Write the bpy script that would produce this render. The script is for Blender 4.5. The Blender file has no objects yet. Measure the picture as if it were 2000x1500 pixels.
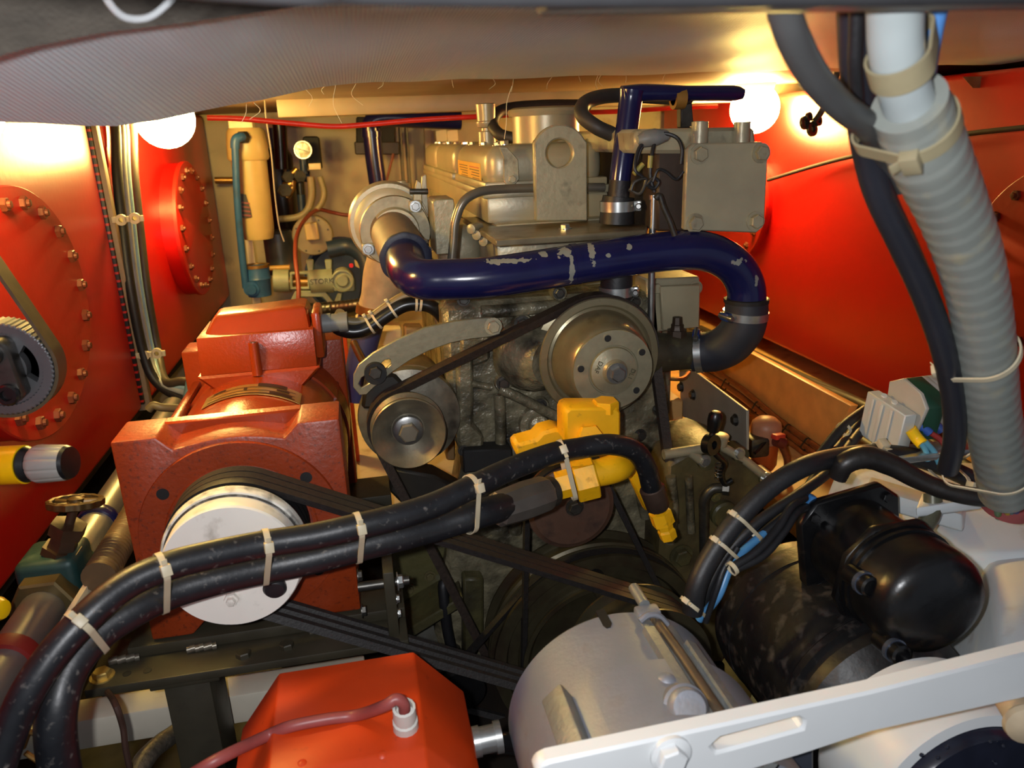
import bpy, bmesh, math, random
from math import sin, cos, pi, radians, atan2, sqrt
from mathutils import Vector, Matrix, Quaternion
random.seed(7)
SC = bpy.context.scene
COL = SC.collection

# ---------------------------------------------------------------- camera
CZ = 1.10                                   # eye height above the bilge floor
YAW, PITCH, ROLL, FPX = 10.8, 18.0, 2.3, 1500.0
_y, _p, _r = radians(YAW), radians(PITCH), radians(ROLL)
CF = Vector((sin(_y)*cos(_p), cos(_y)*cos(_p), -sin(_p)))
_rt = Vector((cos(_y), -sin(_y), 0)); _up = _rt.cross(CF)
CR = _rt*cos(_r) - _up*sin(_r)
CU = _rt*sin(_r) + _up*cos(_r)
CAM = Vector((0, 0, CZ))
cd = bpy.data.cameras.new('camera'); cam = bpy.data.objects.new('camera', cd); COL.objects.link(cam)
cd.sensor_width = 36; cd.lens = FPX/2000*36; cd.clip_start = .02; cd.clip_end = 50
cam.matrix_world = Matrix(((CR.x, CU.x, -CF.x, CAM.x), (CR.y, CU.y, -CF.y, CAM.y), (CR.z, CU.z, -CF.z, CAM.z), (0, 0, 0, 1)))
cd.dof.use_dof = True; cd.dof.focus_distance = 1.3; cd.dof.aperture_fstop = 7.0
SC.camera = cam

# ---------------------------------------------------------------- world, lights, exposure
w = bpy.data.worlds.new('world'); SC.world = w; w.use_nodes = True
w.node_tree.nodes['Background'].inputs[0].default_value = (.80, .88, 1, 1)
w.node_tree.nodes['Background'].inputs[1].default_value = .17
SC.view_settings.view_transform = 'Standard'; SC.view_settings.look = 'None'
SC.view_settings.exposure = 0.55; SC.view_settings.gamma = 1; SC.view_settings.use_curve_mapping = False
# the phone's torch, a hand's width left of the lens
tl = bpy.data.lights.new('phone_torch', 'AREA'); tl.shape = 'DISK'; tl.size = .02; tl.energy = 5.4
tl.color = (.96, .97, 1.0); to = bpy.data.objects.new('phone_torch', tl); COL.objects.link(to)
to.matrix_world = cam.matrix_world.copy(); to.location = CAM - CR*.045 + CU*.012 - CF*.005

# ---------------------------------------------------------------- pixel geometry (2000 x 1500 frame)
def ray(px, py): return CF + CR*((px-1000)/FPX) + CU*((750-py)/FPX)
def P(px, py, Y): v = ray(px, py); return CAM + v*(Y/v.y)
def PZ(px, py, z): v = ray(px, py); return CAM + v*((z-CZ)/v.z)
def PX(px, py, X): v = ray(px, py); return CAM + v*(X/v.x)
def S(px, py, Y): return (Y/ray(px, py).y)/FPX          # metres per pixel there

# ---------------------------------------------------------------- materials
def lin(c):
    return tuple((x/255/12.92 if x/255 <= .04045 else ((x/255+.055)/1.055)**2.4) for x in c)
MATS = {}
def M(name, col, rough=.5, metal=0., var=.12, scale=30, bump=0., bscale=120, dirt=None, damt=.5, dscale=14, coat=0., emis=0, trans=0, sss=0, chips=None, bd=.002):
    if name in MATS: return MATS[name]
    m = bpy.data.materials.new(name); m.use_nodes = True; MATS[name] = m
    nt = m.node_tree; N = nt.nodes; L = nt.links
    b = N['Principled BSDF']
    tc = N.new('ShaderNodeTexCoord')
    geo = N.new('ShaderNodeNewGeometry')
    src = geo.outputs['Position']
    c = lin(col)
    def mix(f, a, bcol):
        mx = N.new('ShaderNodeMix'); mx.data_type = 'RGBA'
        L.new(f, mx.inputs[0])
        for i, v in ((6, a), (7, bcol)):
            if isinstance(v, tuple): mx.inputs[i].default_value = (*v[:3], 1)
            else: L.new(v, mx.inputs[i])
        return mx.outputs[2]
    def noise(sc, det=4, dist=0):
        n = N.new('ShaderNodeTexNoise'); n.inputs['Scale'].default_value = sc; n.inputs['Detail'].default_value = det
        n.inputs['Distortion'].default_value = dist; L.new(src, n.inputs['Vector']); return n
    def ramp(v, a, bb):
        r = N.new('ShaderNodeMapRange'); r.inputs[1].default_value = a; r.inputs[2].default_value = bb
        L.new(v, r.inputs[0]); return r.outputs[0]
    n1 = noise(scale, 5)
    col_out = mix(ramp(n1.outputs[0], .3, .7), tuple(x*(1-var) for x in c), tuple(min(1, x*(1+var)) for x in c))
    rgh = None
    if dirt:
        n2 = noise(dscale, 10, .15)
        f = ramp(n2.outputs[0], .74-damt*.5, .98-damt*.42)
        col_out = mix(f, col_out, lin(dirt))
        rgh = f
    if chips:
        n3 = noise(90, 3)
        prev = None
        for (ctr, rad, ccol) in chips:
            vm = N.new('ShaderNodeVectorMath'); vm.operation = 'SUBTRACT'; L.new(src, vm.inputs[0]); vm.inputs[1].default_value = ctr
            sc_ = N.new('ShaderNodeVectorMath'); sc_.operation = 'MULTIPLY'; L.new(vm.outputs[0], sc_.inputs[0])
            sc_.inputs[1].default_value = tuple(1/max(q, 1e-4) for q in rad)
            ln = N.new('ShaderNodeVectorMath'); ln.operation = 'LENGTH'; L.new(sc_.outputs[0], ln.inputs[0])
            ad = N.new('ShaderNodeMath'); ad.operation = 'MULTIPLY_ADD'; L.new(n3.outputs[0], ad.inputs[0]); ad.inputs[1].default_value = 2.6; L.new(ln.outputs['Value'], ad.inputs[2])
            f = ramp(ad.outputs[0], 2.2, 2.12)
            col_out = mix(f, col_out, lin(ccol))
    L.new(col_out, b.inputs['Base Color'])
    b.inputs['Roughness'].default_value = rough; b.inputs['Metallic'].default_value = metal
    if rgh is not None:
        mr = N.new('ShaderNodeMapRange'); L.new(rgh, mr.inputs[0]); mr.inputs[3].default_value = rough; mr.inputs[4].default_value = min(1, rough+.2)
        L.new(mr.outputs[0], b.inputs['Roughness'])
    if coat: b.inputs['Coat Weight'].default_value = coat; b.inputs['Coat Roughness'].default_value = .15
    if trans: b.inputs['Transmission Weight'].default_value = trans
    if sss: b.inputs['Subsurface Weight'].default_value = sss; b.inputs['Subsurface Radius'].default_value = (.01, .01, .01)
    if emis:
        b.inputs['Emission Color'].default_value = (*c, 1); b.inputs['Emission Strength'].default_value = emis
    if bump:
        nb = noise(bscale, 3); bp = N.new('ShaderNodeBump'); bp.inputs['Strength'].default_value = bump; bp.inputs['Distance'].default_value = bd
        L.new(nb.outputs[0], bp.inputs['Height']); L.new(bp.outputs[0], b.inputs['Normal'])
    return m

champ = lambda: M('champagne_paint', (158, 150, 124), .38, .25, .1, 20, .25, 90, dirt=(60, 50, 34), damt=.34, dscale=30, bd=.003)
champ_c = lambda: M('champagne_paint_clean', (164, 154, 126), .36, .25, .08, 15, .12, 150)
grime = lambda: M('greasy_champagne_casting', (124, 117, 94), .33, .2, .3, 25, .9, 45, dirt=(20, 16, 11), damt=.62, dscale=18, bd=.008)
olive = lambda: M('oily_olive_paint', (78, 74, 46), .4, .0, .2, 18, .3, 60, dirt=(28, 22, 14), damt=.64, dscale=12, bd=.006)
red = lambda: M('red_tank_paint', (188, 12, 8), .34, 0, .06, 5, .12, 60)
redcov = lambda: M('red_cover_paint', (172, 22, 12), .42, 0, .1, 9, .15, 80)
gen = lambda: M('brick_orange_paint', (142, 52, 16), .27, 0, .08, 12, .2, 190)
gend = lambda: M('speckled_orange_paint', (136, 49, 14), .42, 0, .12, 25, .3, 150, dirt=(48, 18, 8), damt=.36, dscale=170)
navy = lambda: M('navy_gloss_paint', (20, 22, 66), .22, 0, .1, 30, .05, 60)
rubber = lambda: M('black_rubber', (26, 26, 29), .5, 0, .2, 60, .15, 200)
rubsp = lambda: M('spotted_black_rubber', (24, 25, 29), .4, 0, .2, 60, .1, 150, dirt=(120, 114, 108), damt=.27, dscale=120)
beltm = lambda: M('belt_rubber', (34, 31, 30), .6, 0, .3, 150, .3, 300)
beltmb = lambda: M('brown_dusty_belt', (48, 38, 32), .6, 0, .3, 150, .3, 300)
steel = lambda: M('bare_steel', (150, 150, 148), .3, .9, .15, 60, .05, 100)
dsteel = lambda: M('dark_steel', (82, 80, 76), .4, .8, .2, 60, .1, 100, dirt=(36, 30, 24), damt=.35, dscale=40)
zinc = lambda: M('zinc_plate', (176, 178, 176), .28, .85, .1, 80)
black = lambda: M('black_paint', (17, 17, 18), .3, 0, .2, 40, .15, 70)
blackm = lambda: M('matt_black', (16, 15, 15), .7, 0, .2, 40, .1, 70)
white = lambda: M('white_enamel', (206, 204, 196), .4, 0, .04, 12, .1, 60, dirt=(150, 132, 108), damt=.16, dscale=18)
cream = lambda: M('cream_paint', (205, 190, 158), .5, 0, .1, 12, .1, 60, dirt=(110, 90, 62), damt=.25, dscale=14)
yellow = lambda: M('yellow_paint', (232, 172, 6), .52, 0, .08, 20, .2, 90, dirt=(96, 66, 16), damt=.28, dscale=60)
nylon = lambda: M('natural_nylon', (190, 178, 150), .45, 0, .08, 30, sss=.1)
brass = lambda: M('brass', (170, 128, 70), .35, .8, .2, 40)
copper = lambda: M('copper_brown', (128, 72, 42), .4, .4, .2, 40)
lblue = lambda: M('light_blue_paint', (42, 84, 132), .45, 0, .15, 25, .1, 80, dirt=(40, 44, 44), damt=.3)

# ---------------------------------------------------------------- mesh helpers
WL = {}                                     # world location of every parent
def finish(bm, mat, ang=38):
    me = bpy.data.meshes.new('mesh')
    bmesh.ops.recalc_face_normals(bm, faces=bm.faces)
    for f in bm.faces: f.smooth = True
    bm.to_mesh(me); bm.free()
    me.set_sharp_from_angle(angle=radians(ang))
    if mat: me.materials.append(mat)
    return me
def link(name, me, loc, parent=None, rot=None, scale=None):
    o = bpy.data.objects.new(name, me); COL.objects.link(o)
    loc = Vector(loc)
    if parent is not None:
        o.parent = parent; o.location = loc - WL[parent]
    else: o.location = loc
    if rot is not None: o.rotation_mode = 'QUATERNION'; o.rotation_quaternion = rot
    if scale is not None: o.scale = (scale,)*3 if not hasattr(scale, '__len__') else scale
    WL[o] = loc
    return o
def obj(name, bm, mat, parent=None, ang=38, label=None, cat=None, group=None, kind=None):
    lo = Vector((1e9,)*3); hi = -lo
    for v in bm.verts:
        for i in range(3):
            lo[i] = min(lo[i], v.co[i]); hi[i] = max(hi[i], v.co[i])
    c = Vector(((lo.x+hi.x)/2, (lo.y+hi.y)/2, lo.z))
    for v in bm.verts: v.co -= c
    bm.normal_update()
    o = link(name, finish(bm, mat, ang), c, parent)
    return tag(o, label, cat, group, kind)
def tag(o, label=None, cat=None, group=None, kind=None):
    if label: o['label'] = label
    if cat: o['category'] = cat
    if group: o['group'] = group
    if kind: o['kind'] = kind
    return o
def thing(name, label, cat, loc, group=None):
    o = bpy.data.objects.new(name, None); COL.objects.link(o); o.empty_display_size = .02
    o.location = loc; WL[o] = Vector(loc)
    return tag(o, label, cat, group)
NB = bmesh.new
def bevel(bm, off, seg=2, geom=None, ang=25):
    if off <= 0: return bm
    bm.normal_update()
    if geom is None: geom = [e for e in bm.edges if len(e.link_faces) == 2 and e.calc_face_angle(0) > radians(ang)]
    bmesh.ops.bevel(bm, geom=geom, offset=off, segments=seg, affect='EDGES', profile=.5, clamp_overlap=True)
    return bm
def box(x0, x1, y0, y1, z0, z1, bev=.002, seg=2, bm=None):
    b = NB()
    bmesh.ops.create_cube(b, size=1)
    for v in b.verts: v.co = Vector((x0 if v.co.x < 0 else x1, y0 if v.co.y < 0 else y1, z0 if v.co.z < 0 else z1))
    bevel(b, bev, seg)
    return join(bm, b)
def obox(c, ax, size, bev=.001, bm=None, up=(0, 0, 1)):
    """box centred at c: size along (ax, side, up')"""
    ax = Vector(ax).normalized(); up = Vector(up)
    if abs(ax.dot(up)) > .98: up = Vector((0, 1, 0))
    sd = up.cross(ax).normalized(); u2 = ax.cross(sd)
    b = NB(); bmesh.ops.create_cube(b, size=1)
    for v in b.verts: v.co = Vector((v.co.x*size[0], v.co.y*size[1], v.co.z*size[2]))
    bevel(b, bev)
    for v in b.verts: v.co = Vector(c) + ax*v.co.x + sd*v.co.y + u2*v.co.z
    return join(bm, b)
def join(bm, b):
    if bm is None: return b
    me = bpy.data.meshes.new('t'); b.to_mesh(me); b.free(); bm.from_mesh(me); bpy.data.meshes.remove(me); return bm
def hexa(c8, bev=.001):
    """8 corner solid: bottom 4 then top 4, same order"""
    b = NB(); vs = [b.verts.new(c) for c in c8]
    for f in ((0, 1, 2, 3), (7, 6, 5, 4), (0, 4, 5, 1), (1, 5, 6, 2), (2, 6, 7, 3), (3, 7, 4, 0)): b.faces.new([vs[i] for i in f])
    bmesh.ops.recalc_face_normals(b, faces=b.faces)
    return bevel(b, bev)
def prism(pts, vec, bev=.001, holes=(), seg=1, bm=None):
    """outline (3D points) with holes, extruded along vec"""
    b = NB(); vec = Vector(vec)
    def loop(ps):
        vs = [b.verts.new(p) for p in ps]
        return [b.edges.new((vs[i], vs[(i+1) % len(vs)])) for i in range(len(vs))]
    es = loop(pts)
    if holes:
        for h in holes: es += loop(h)
        bmesh.ops.triangle_fill(b, use_beauty=True, use_dissolve=True, edges=es)
    else: b.faces.new(list(b.verts))
    r = bmesh.ops.extrude_face_region(b, geom=list(b.faces))
    bmesh.ops.translate(b, verts=[g for g in r['geom'] if isinstance(g, bmesh.types.BMVert)], vec=vec)
    bmesh.ops.recalc_face_normals(b, faces=b.faces)
    bevel(b, bev, seg, ang=40)
    return join(bm, b)
def pxp(pts, Y, t, bev=.001, holes=(), bm=None):
    return prism([P(x, y, Y) for x, y in pts], (0, t, 0), bev, [[P(x, y, Y) for x, y in h] for h in holes], bm=bm)
def pxx(pts, X, t, bev=.001, holes=(), bm=None):
    return prism([PX(x, y, X) for x, y in pts], (t, 0, 0), bev, [[PX(x, y, X) for x, y in h] for h in holes], bm=bm)
def circ(px, py, r, n=24, ry=None): return [(px+r*cos(2*pi*i/n), py+(ry or r)*sin(2*pi*i/n)) for i in range(n)]
def arc(cx, cy, r, a0, a1, n): return [(cx+r*cos(radians(a0+(a1-a0)*i/n)), cy-r*sin(radians(a0+(a1-a0)*i/n))) for i in range(n+1)]
def frame(ax):
    ax = Vector(ax).normalized(); u = Vector((0, 0, 1)) if abs(ax.z) < .9 else Vector((1, 0, 0))
    s = u.cross(ax).normalized(); return ax, s, ax.cross(s)
def lathe(prof, c, ax=(0, -1, 0), seg=40, bm=None, sx=1., sy=1., mod=None):
    """prof [(along, radius)]; sx, sy scale the two radial directions"""
    b = NB(); ax, s, u = frame(ax); c = Vector(c); rings = []
    for a, r in prof:
        if r <= 1e-6: rings.append([b.verts.new(c+ax*a)]); continue
        ring = []
        for i in range(seg):
            t = 2*pi*i/seg; rr = r*(mod(t, a) if mod else 1)
            ring.append(b.verts.new(c+ax*a+s*(rr*cos(t)*sx)+u*(rr*sin(t)*sy)))
        rings.append(ring)
    for A, B in zip(rings, rings[1:]):
        for i in range(seg):
            j = (i+1) % seg
            if len(A) == 1 and len(B) == 1: continue
            if len(A) == 1: b.faces.new((A[0], B[i], B[j]))
            elif len(B) == 1: b.faces.new((A[i], A[j], B[0]))
            else: b.faces.new((A[i], A[j], B[j], B[i]))
    for R in (rings[0], rings[-1]):
        if len(R) > 1: b.faces.new(R)
    bmesh.ops.recalc_face_normals(b, faces=b.faces)
    return join(bm, b)
def catmull(pts, n=8):
    p = [Vector(q) for q in pts]; p = [p[0]*2-p[1]] + p + [p[-1]*2-p[-2]]; out = []
    for i in range(1, len(p)-2):
        for k in range(n):
            t = k/n; a, b, c, d = p[i-1:i+3]
            out.append(.5*((2*b)+(c-a)*t+(2*a-5*b+4*c-d)*t*t+(3*b-a-3*c+d)*t**3))
    out.append(p[-2]); return out
def tube(pts, r, seg=12, n=8, bm=None, rf=None, smooth=True, cap=True, inner=0):
    """r: number or list per control point; rf(s, theta) multiplies"""
    path = catmull(pts, n) if smooth and len(pts) > 2 else [Vector(q) for q in pts]
    if hasattr(r, '__len__'):
        rr = []
        k = n if smooth and len(pts) > 2 else 1
        for i in range(len(r)-1):
            for j in range(k): rr.append(r[i]+(r[i+1]-r[i])*j/k)
        rr.append(r[-1])
    else: rr = [r]*len(path)
    b = NB(); t0 = (path[1]-path[0]).normalized(); _, s, u = frame(t0); rings = []; dist = 0
    for i, p in enumerate(path):
        t = (path[min(i+1, len(path)-1)]-path[max(i-1, 0)]).normalized()
        q = t0.rotation_difference(t); s = q @ s; u = q @ u; t0 = t
        if i: dist += (p-path[i-1]).length
        rings.append([b.verts.new(p+(s*cos(2*pi*k/seg)+u*sin(2*pi*k/seg))*rr[i]*(rf(dist, 2*pi*k/seg) if rf else 1)) for k in range(seg)])
    for A, B in zip(rings, rings[1:]):
        for i in range(seg): b.faces.new((A[i], A[(i+1) % seg], B[(i+1) % seg], B[i]))
    if cap: b.faces.new(rings[0]); b.faces.new(rings[-1])
    bmesh.ops.recalc_face_normals(b, faces=b.faces)
    return join(bm, b)
def pt(*a): return [P(*q) for q in a]
def spiral(pitch, amp):
    def f(s, th):
        x = (s/pitch-th/(2*pi)) % 1
        return 1+amp*(1-x if x > .12 else x/.12*.88)
    return f
def rib(pitch, amp): return lambda s, th: 1+amp*(.5+.5*cos(2*pi*s/pitch))
BOLT = {}
def bolt(parent, loc, ax=(0, -1, 0), r=.008, mat=None, nut=False, washer=True, name='bolt', spin=.3):
    mat = mat or zinc(); key = (mat.name, nut, washer)
    if key not in BOLT:
        b = NB()
        if washer: lathe([(-.02, 0), (-.02, 1.35), (.16, 1.35), (.16, 0)], (0, 0, 0), (0, 0, 1), 16, b)
        z0 = .14 if washer else -.02
        h = NB(); vs = []
        for z, rr in ((z0, 1), (z0+.62, 1), (z0+.75, .86)):
            vs.append([h.verts.new((rr*cos(pi/3*i), rr*sin(pi/3*i), z)) for i in range(6)])
        for A, B in zip(vs, vs[1:]):
            for i in range(6): h.faces.new((A[i], A[(i+1) % 6], B[(i+1) % 6], B[i]))
        h.faces.new(vs[0]); h.faces.new(vs[-1]); join(b, h)
        if nut: lathe([(z0+.6, 0), (z0+.6, .55), (z0+1.15, .5), (z0+1.2, 0)], (0, 0, 0), (0, 0, 1), 10, b)
        BOLT[key] = finish(b, mat, 25)
    q = Vector((0, 0, 1)).rotation_difference(Vector(ax).normalized()) @ Quaternion((0, 0, 1), spin)
    return link(name, BOLT[key], loc, parent, q, r)
def hull_ring(circles, n=160):
    """support of a set of circles (2D): list of (index, angle)"""
    out = []
    for i in range(n):
        a = 2*pi*i/n; nx, nz = cos(a), sin(a)
        k = max(range(len(circles)), key=lambda j: circles[j][0]*nx+circles[j][1]*nz+circles[j][2])
        out.append((k, nx, nz))
    return out
def belt(circles, Y, width, thick, taper=.25):
    """V-belt round pulleys with axes along Y; circles (x, z, r)"""
    b = NB(); ring = hull_ring(circles, 220); L = []
    for k, nx, nz in ring:
        x, z, r = circles[k]
        def q(d, yy): return b.verts.new((x+(r+d)*nx, yy, z+(r+d)*nz))
        tp = width*taper
        L.append((q(0, Y+tp), q(thick, Y), q(thick, Y+width), q(0, Y+width-tp)))
    n = len(L)
    for i in range(n):
        A, B = L[i], L[(i+1) % n]
        for j in range(4): b.faces.new((A[j], A[(j+1) % 4], B[(j+1) % 4], B[j]))
    bmesh.ops.recalc_face_normals(b, faces=b.faces)
    return b
def tie(cs, d, wid=.0045, th=.0013, head=None, mat=None, name='cable_tie', label=None, group=None, parent=None, hs=.008):
    """band round circles cs [(centre, radius)] in the plane across d; head = direction of the lock"""
    d = Vector(d).normalized(); o = Vector(cs[0][0]); _, s, u = frame(d)
    c2 = [((Vector(c)-o).dot(s), (Vector(c)-o).dot(u), r) for c, r in cs]
    b = NB(); L = []
    for k, nx, ny in hull_ring(c2, 48):
        x, y, r = c2[k]
        def q(e, w_): return b.verts.new(o+s*(x+(r+e)*nx)+u*(y+(r+e)*ny)+d*w_)
        L.append((q(.0002, -wid/2), q(th, -wid/2), q(th, wid/2), q(.0002, wid/2)))
    for i in range(len(L)):
        A, B = L[i], L[(i+1) % len(L)]
        for j in range(4): b.faces.new((A[j], A[(j+1) % 4], B[(j+1) % 4], B[j]))
    bmesh.ops.recalc_face_normals(b, faces=b.faces)
    if head is not None:
        h = Vector(head); h = (h-d*h.dot(d)).normalized(); nx, ny = h.dot(s), h.dot(u)
        k = max(range(len(c2)), key=lambda j: c2[j][0]*nx+c2[j][1]*ny+c2[j][2]); x, y, r = c2[k]
        c = o+s*(x+(r+hs*.3)*nx)+u*(y+(r+hs*.3)*ny)
        obox(c, d.cross(h), (hs, wid*1.5, hs*.75), .0006, b, up=h)
        tl_ = c+h*hs*.2+d.cross(h)*hs*.7
        obox(tl_, d.cross(h)*.8+h*.5, (hs*.8, wid*.8, .001), .0002, b, up=h)
    return obj(name, b, mat or nylon(), parent, 40, label, 'cable tie' if parent is None else None, group)
def clamp(c, d, r, parent, wid=.014, scr=(1, 0, 0), blue=False, name='hose_clamp'):
    """worm-drive hose clamp round a tube at c along d"""
    ax, s, u = frame(d); b = NB()
    def sl(t, a): return 1+.012*(1 if int(t*40/pi) % 2 else 0)
    lathe([(-wid/2, r), (-wid/2, r+.0018), (wid/2, r+.0018), (wid/2, r)], c, d, 64, b)
    h = Vector(scr); h = (h-ax*h.dot(ax)).normalized(); sc = Vector(c)+h*(r+.006)
    o = obj(name, b, zinc(), parent, 30)
    b2 = obox(sc, ax.cross(h), (.02, wid*1.05, .011), .002, None, up=h)
    obj('clamp_housing', b2, M('blue_clamp_housing', (24, 44, 92), .4) if blue else zinc(), o)
    b3 = lathe([(-.014, 0), (-.014, .0055), (.016, .0055), (.019, .004), (.019, 0)], sc+h*.001, -ax.cross(h) if ax.cross(h).y > 0 else ax.cross(h), 12)
    obj('clamp_screw', b3, steel(), o)
    return o
_txt = {}
def text(s, size, c, xdir, ydir, mat, parent, ext=.0006, name='lettering'):
    cu = bpy.data.curves.new('t', 'FONT'); cu.body = s; cu.size = size; cu.extrude = ext; cu.align_x = 'CENTER'; cu.align_y = 'CENTER'
    to_ = bpy.data.objects.new('t', cu); COL.objects.link(to_)
    bpy.context.view_layer.update()
    me = bpy.data.meshes.new_from_object(to_.evaluated_get(bpy.context.evaluated_depsgraph_get()))
    bpy.data.objects.remove(to_); bpy.data.curves.remove(cu)
    x = Vector(xdir).normalized(); z = x.cross(Vector(ydir)).normalized(); y = z.cross(x)
    me.transform(Matrix(((x.x, y.x, z.x, 0), (x.y, y.y, z.y, 0), (x.z, y.z, z.z, 0), (0, 0, 0, 1))))
    me.materials.clear(); me.materials.append(mat)
    return link(name, me, c, parent)
from mathutils.bvhtree import BVHTree
def hit(o, px, py):
    """point and normal where the sight line of a photo point meets a built part"""
    w_ = WL[o]; me = o.data
    t_ = BVHTree.FromPolygons([v.co+w_ for v in me.vertices], [list(p.vertices) for p in me.polygons])
    l, n, _, _ = t_.ray_cast(CAM, ray(px, py).normalized())
    return l, (n if n.dot(ray(px, py)) < 0 else -n)
def struct(name, bm, mat, label=None): return obj(name, bm, mat, None, 38, label, None, None, 'structure')

# ================================================================ SETTING
def fabric():
    if 'silver_fabric' in MATS: return MATS['silver_fabric']
    m = M('silver_fabric', (206, 222, 228), .45, .1, .06, 3)
    nt = m.node_tree; N, L = nt.nodes, nt.links; b = N['Principled BSDF']
    geo = N.new('ShaderNodeNewGeometry'); hs = []
    for d in ('X', 'Y'):
        wv = N.new('ShaderNodeTexWave'); wv.bands_direction = d; wv.inputs['Scale'].default_value = 70; wv.inputs['Distortion'].default_value = .6; wv.inputs['Detail Scale'].default_value = .3
        L.new(geo.outputs['Position'], wv.inputs['Vector']); hs.append(wv)
    mx = N.new('ShaderNodeMath'); mx.operation = 'ADD'; L.new(hs[0].outputs[1], mx.inputs[0]); L.new(hs[1].outputs[1], mx.inputs[1])
    bp = N.new('ShaderNodeBump'); bp.inputs['Strength'].default_value = .5; bp.inputs['Distance'].default_value = .0015
    L.new(mx.outputs[0], bp.inputs['Height']); L.new(bp.outputs[0], b.inputs['Normal'])
    return m
dark = lambda: M('dark_bilge', (34, 27, 20), .6, 0, .3, 12, .3, 40, dirt=(14, 11, 9), damt=.5)
bulk = lambda: M('beige_bulkhead', (172, 154, 122), .55, 0, .1, 6, .1, 60, dirt=(120, 100, 72), damt=.3, dscale=9)
struct('floor', box(-1.6, 2.2, -.3, 3.9, -.05, 0, 0), dark(), 'dark oily bilge floor below the engine')
struct('wall_back', box(-1.6, 2.2, 3.55, 3.62, 0, CZ+.35, 0), bulk(), 'beige painted bulkhead behind the pumps')
struct('wall_left', box(-1.25, -1.15, -.3, 3.6, 0, CZ+.35, 0), dark(), 'dark hull side behind the red tanks')
struct('wall_right', box(2.1, 2.2, -.3, 3.6, 0, CZ+.35, 0), dark(), 'dark hull side behind the red tank')
ZC = CZ+.125
struct('ceiling', box(-1.2, 2.15, 1.62, 3.6, ZC, ZC+.06, .004), M('brown_ceiling_panel', (146, 132, 112), .5, 0, .1, 8, .1, 50), 'beige lining panel over the back of the engine room')
# fabric faced insulation sheet, sagging at its left end
def interp(xs, ys, x):
    if x <= xs[0]: return ys[0]
    for i in range(len(xs)-1):
        if x <= xs[i+1]:
            t = (x-xs[i])/(xs[i+1]-xs[i]); t = t*t*(3-2*t); return ys[i]+(ys[i+1]-ys[i])*t
    return ys[-1]
b = NB(); NU, NV = 60, 36; rows = []
XS = [-.62, -.34, -.25, -.14, -.02, .12, .3, 1.5]
YF = [.80, .84, .92, 1.12, 1.38, 1.58, 1.70, 1.66]
ZF = [.036, .030, .023, .050, .088, .104, .112, .112]
for j in range(NV+1):
    v = j/NV; row = []
    for i in range(NU+1):
        X = -.62+(2.12)*(i/NU)**1.3
        yf = interp(XS, YF, X); zf = interp(XS, ZF, X)
        yn = interp([-.6, -.2, .3, 1.5], [.60, .62, .55, .50], X)
        Y = yn+(yf-yn)*v
        zn = interp([-.6, -.2, .2, 1.5], [.078, .088, .145, .145], X)
        z = zn+(zf-zn)*v + .0015*sin(X*23+Y*9)
        row.append(b.verts.new((X, Y, CZ+z)))
    rows.append(row)
for j in range(NV):
    for i in range(NU): b.faces.new((rows[j][i], rows[j][i+1], rows[j+1][i+1], rows[j+1][i]))
r = bmesh.ops.extrude_face_region(b, geom=list(b.faces))
bmesh.ops.translate(b, verts=[g for g in r['geom'] if isinstance(g, bmesh.types.BMVert)], vec=(0, 0, .022))
struct('trim_1', b, fabric(), 'grey woven insulation sheet sagging from the deckhead')
# fluffy fibres along the cut edge of the sheet
for k in range(16):
    X = random.uniform(-.16, .3) if k < 8 else random.uniform(.25, .75)
    yf = interp(XS, YF, X); z = CZ+interp(XS, ZF, X); p0 = Vector((X, yf-.003, z))
    ln = random.uniform(.01, .035) if k else .06
    q = [p0, p0+Vector((random.uniform(-.01, .01), .004, -ln*.5)), p0+Vector((random.uniform(-.012, .012), .006, -ln))]
    tag(obj('loose_thread', tube(q, .0004, 5, 4), nylon()), 'thin loose thread hanging from the edge of the grey sheet', 'thread', 'loose threads under the deckhead')
tag(obj('loose_thread', tube(pt((1000, 168, 1.5), (990, 200, 1.5), (989, 240, 1.5), (985, 272, 1.5)), .0007, 5, 5), nylon()), 'longest loose thread, hanging down onto the cover bolt', 'thread', 'loose threads under the deckhead')
tag(obj('hanging_string', tube(pt((517, 196, 2.2), (520, 232, 2.2), (530, 300, 2.2), (537, 380, 2.2), (545, 440, 2.2), (555, 472, 2.2)), .0022, 6, 5), nylon()), 'pale string hanging in front of the beige filter', 'string')
# hatch frame above the lens and the cut foam edge
struct('trim_2', tube([Vector((-.6, .29, P(420, -34, .30).z+.05)), Vector((-.25, .295, P(420, -34, .30).z+.02))]+pt((420, -34, .30), (700, -20, .33), (1000, -12, .36), (1400, -9, .38), (1800, -10, .38), (2100, -14, .38))+[Vector((1.45, .385, P(2100, -14, .38).z))], .0055, 10, 6), M('grey_hatch_gasket', (40, 40, 42), .5), 'dark rubber gasket of the hatch frame')
struct('trim_9', box(.10, 1.46, .385, .42, P(1400, -9, .38).z-.003, CZ+.20, .003), M('hatch_coaming_paint', (90, 86, 80), .5), 'painted coaming board of the hatch above the lens')
b = NB(); vs = []
for (x, y, x2, y2) in ((-80, 132, -80, -90), (60, 92, 60, -90), (200, 64, 200, -90), (350, 46, 350, -90), (520, 22, 520, -90), (720, -6, 720, -90)):
    vs.append((b.verts.new(P(x, y, .585)), b.verts.new(P(x2, y2, .55))))
for A, B in zip(vs, vs[1:]): b.faces.new((A[0], B[0], B[1], A[1]))
r = bmesh.ops.extrude_face_region(b, geom=list(b.faces)); bmesh.ops.translate(b, verts=[g for g in r['geom'] if isinstance(g, bmesh.types.BMVert)], vec=(0, .012, .006))
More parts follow.
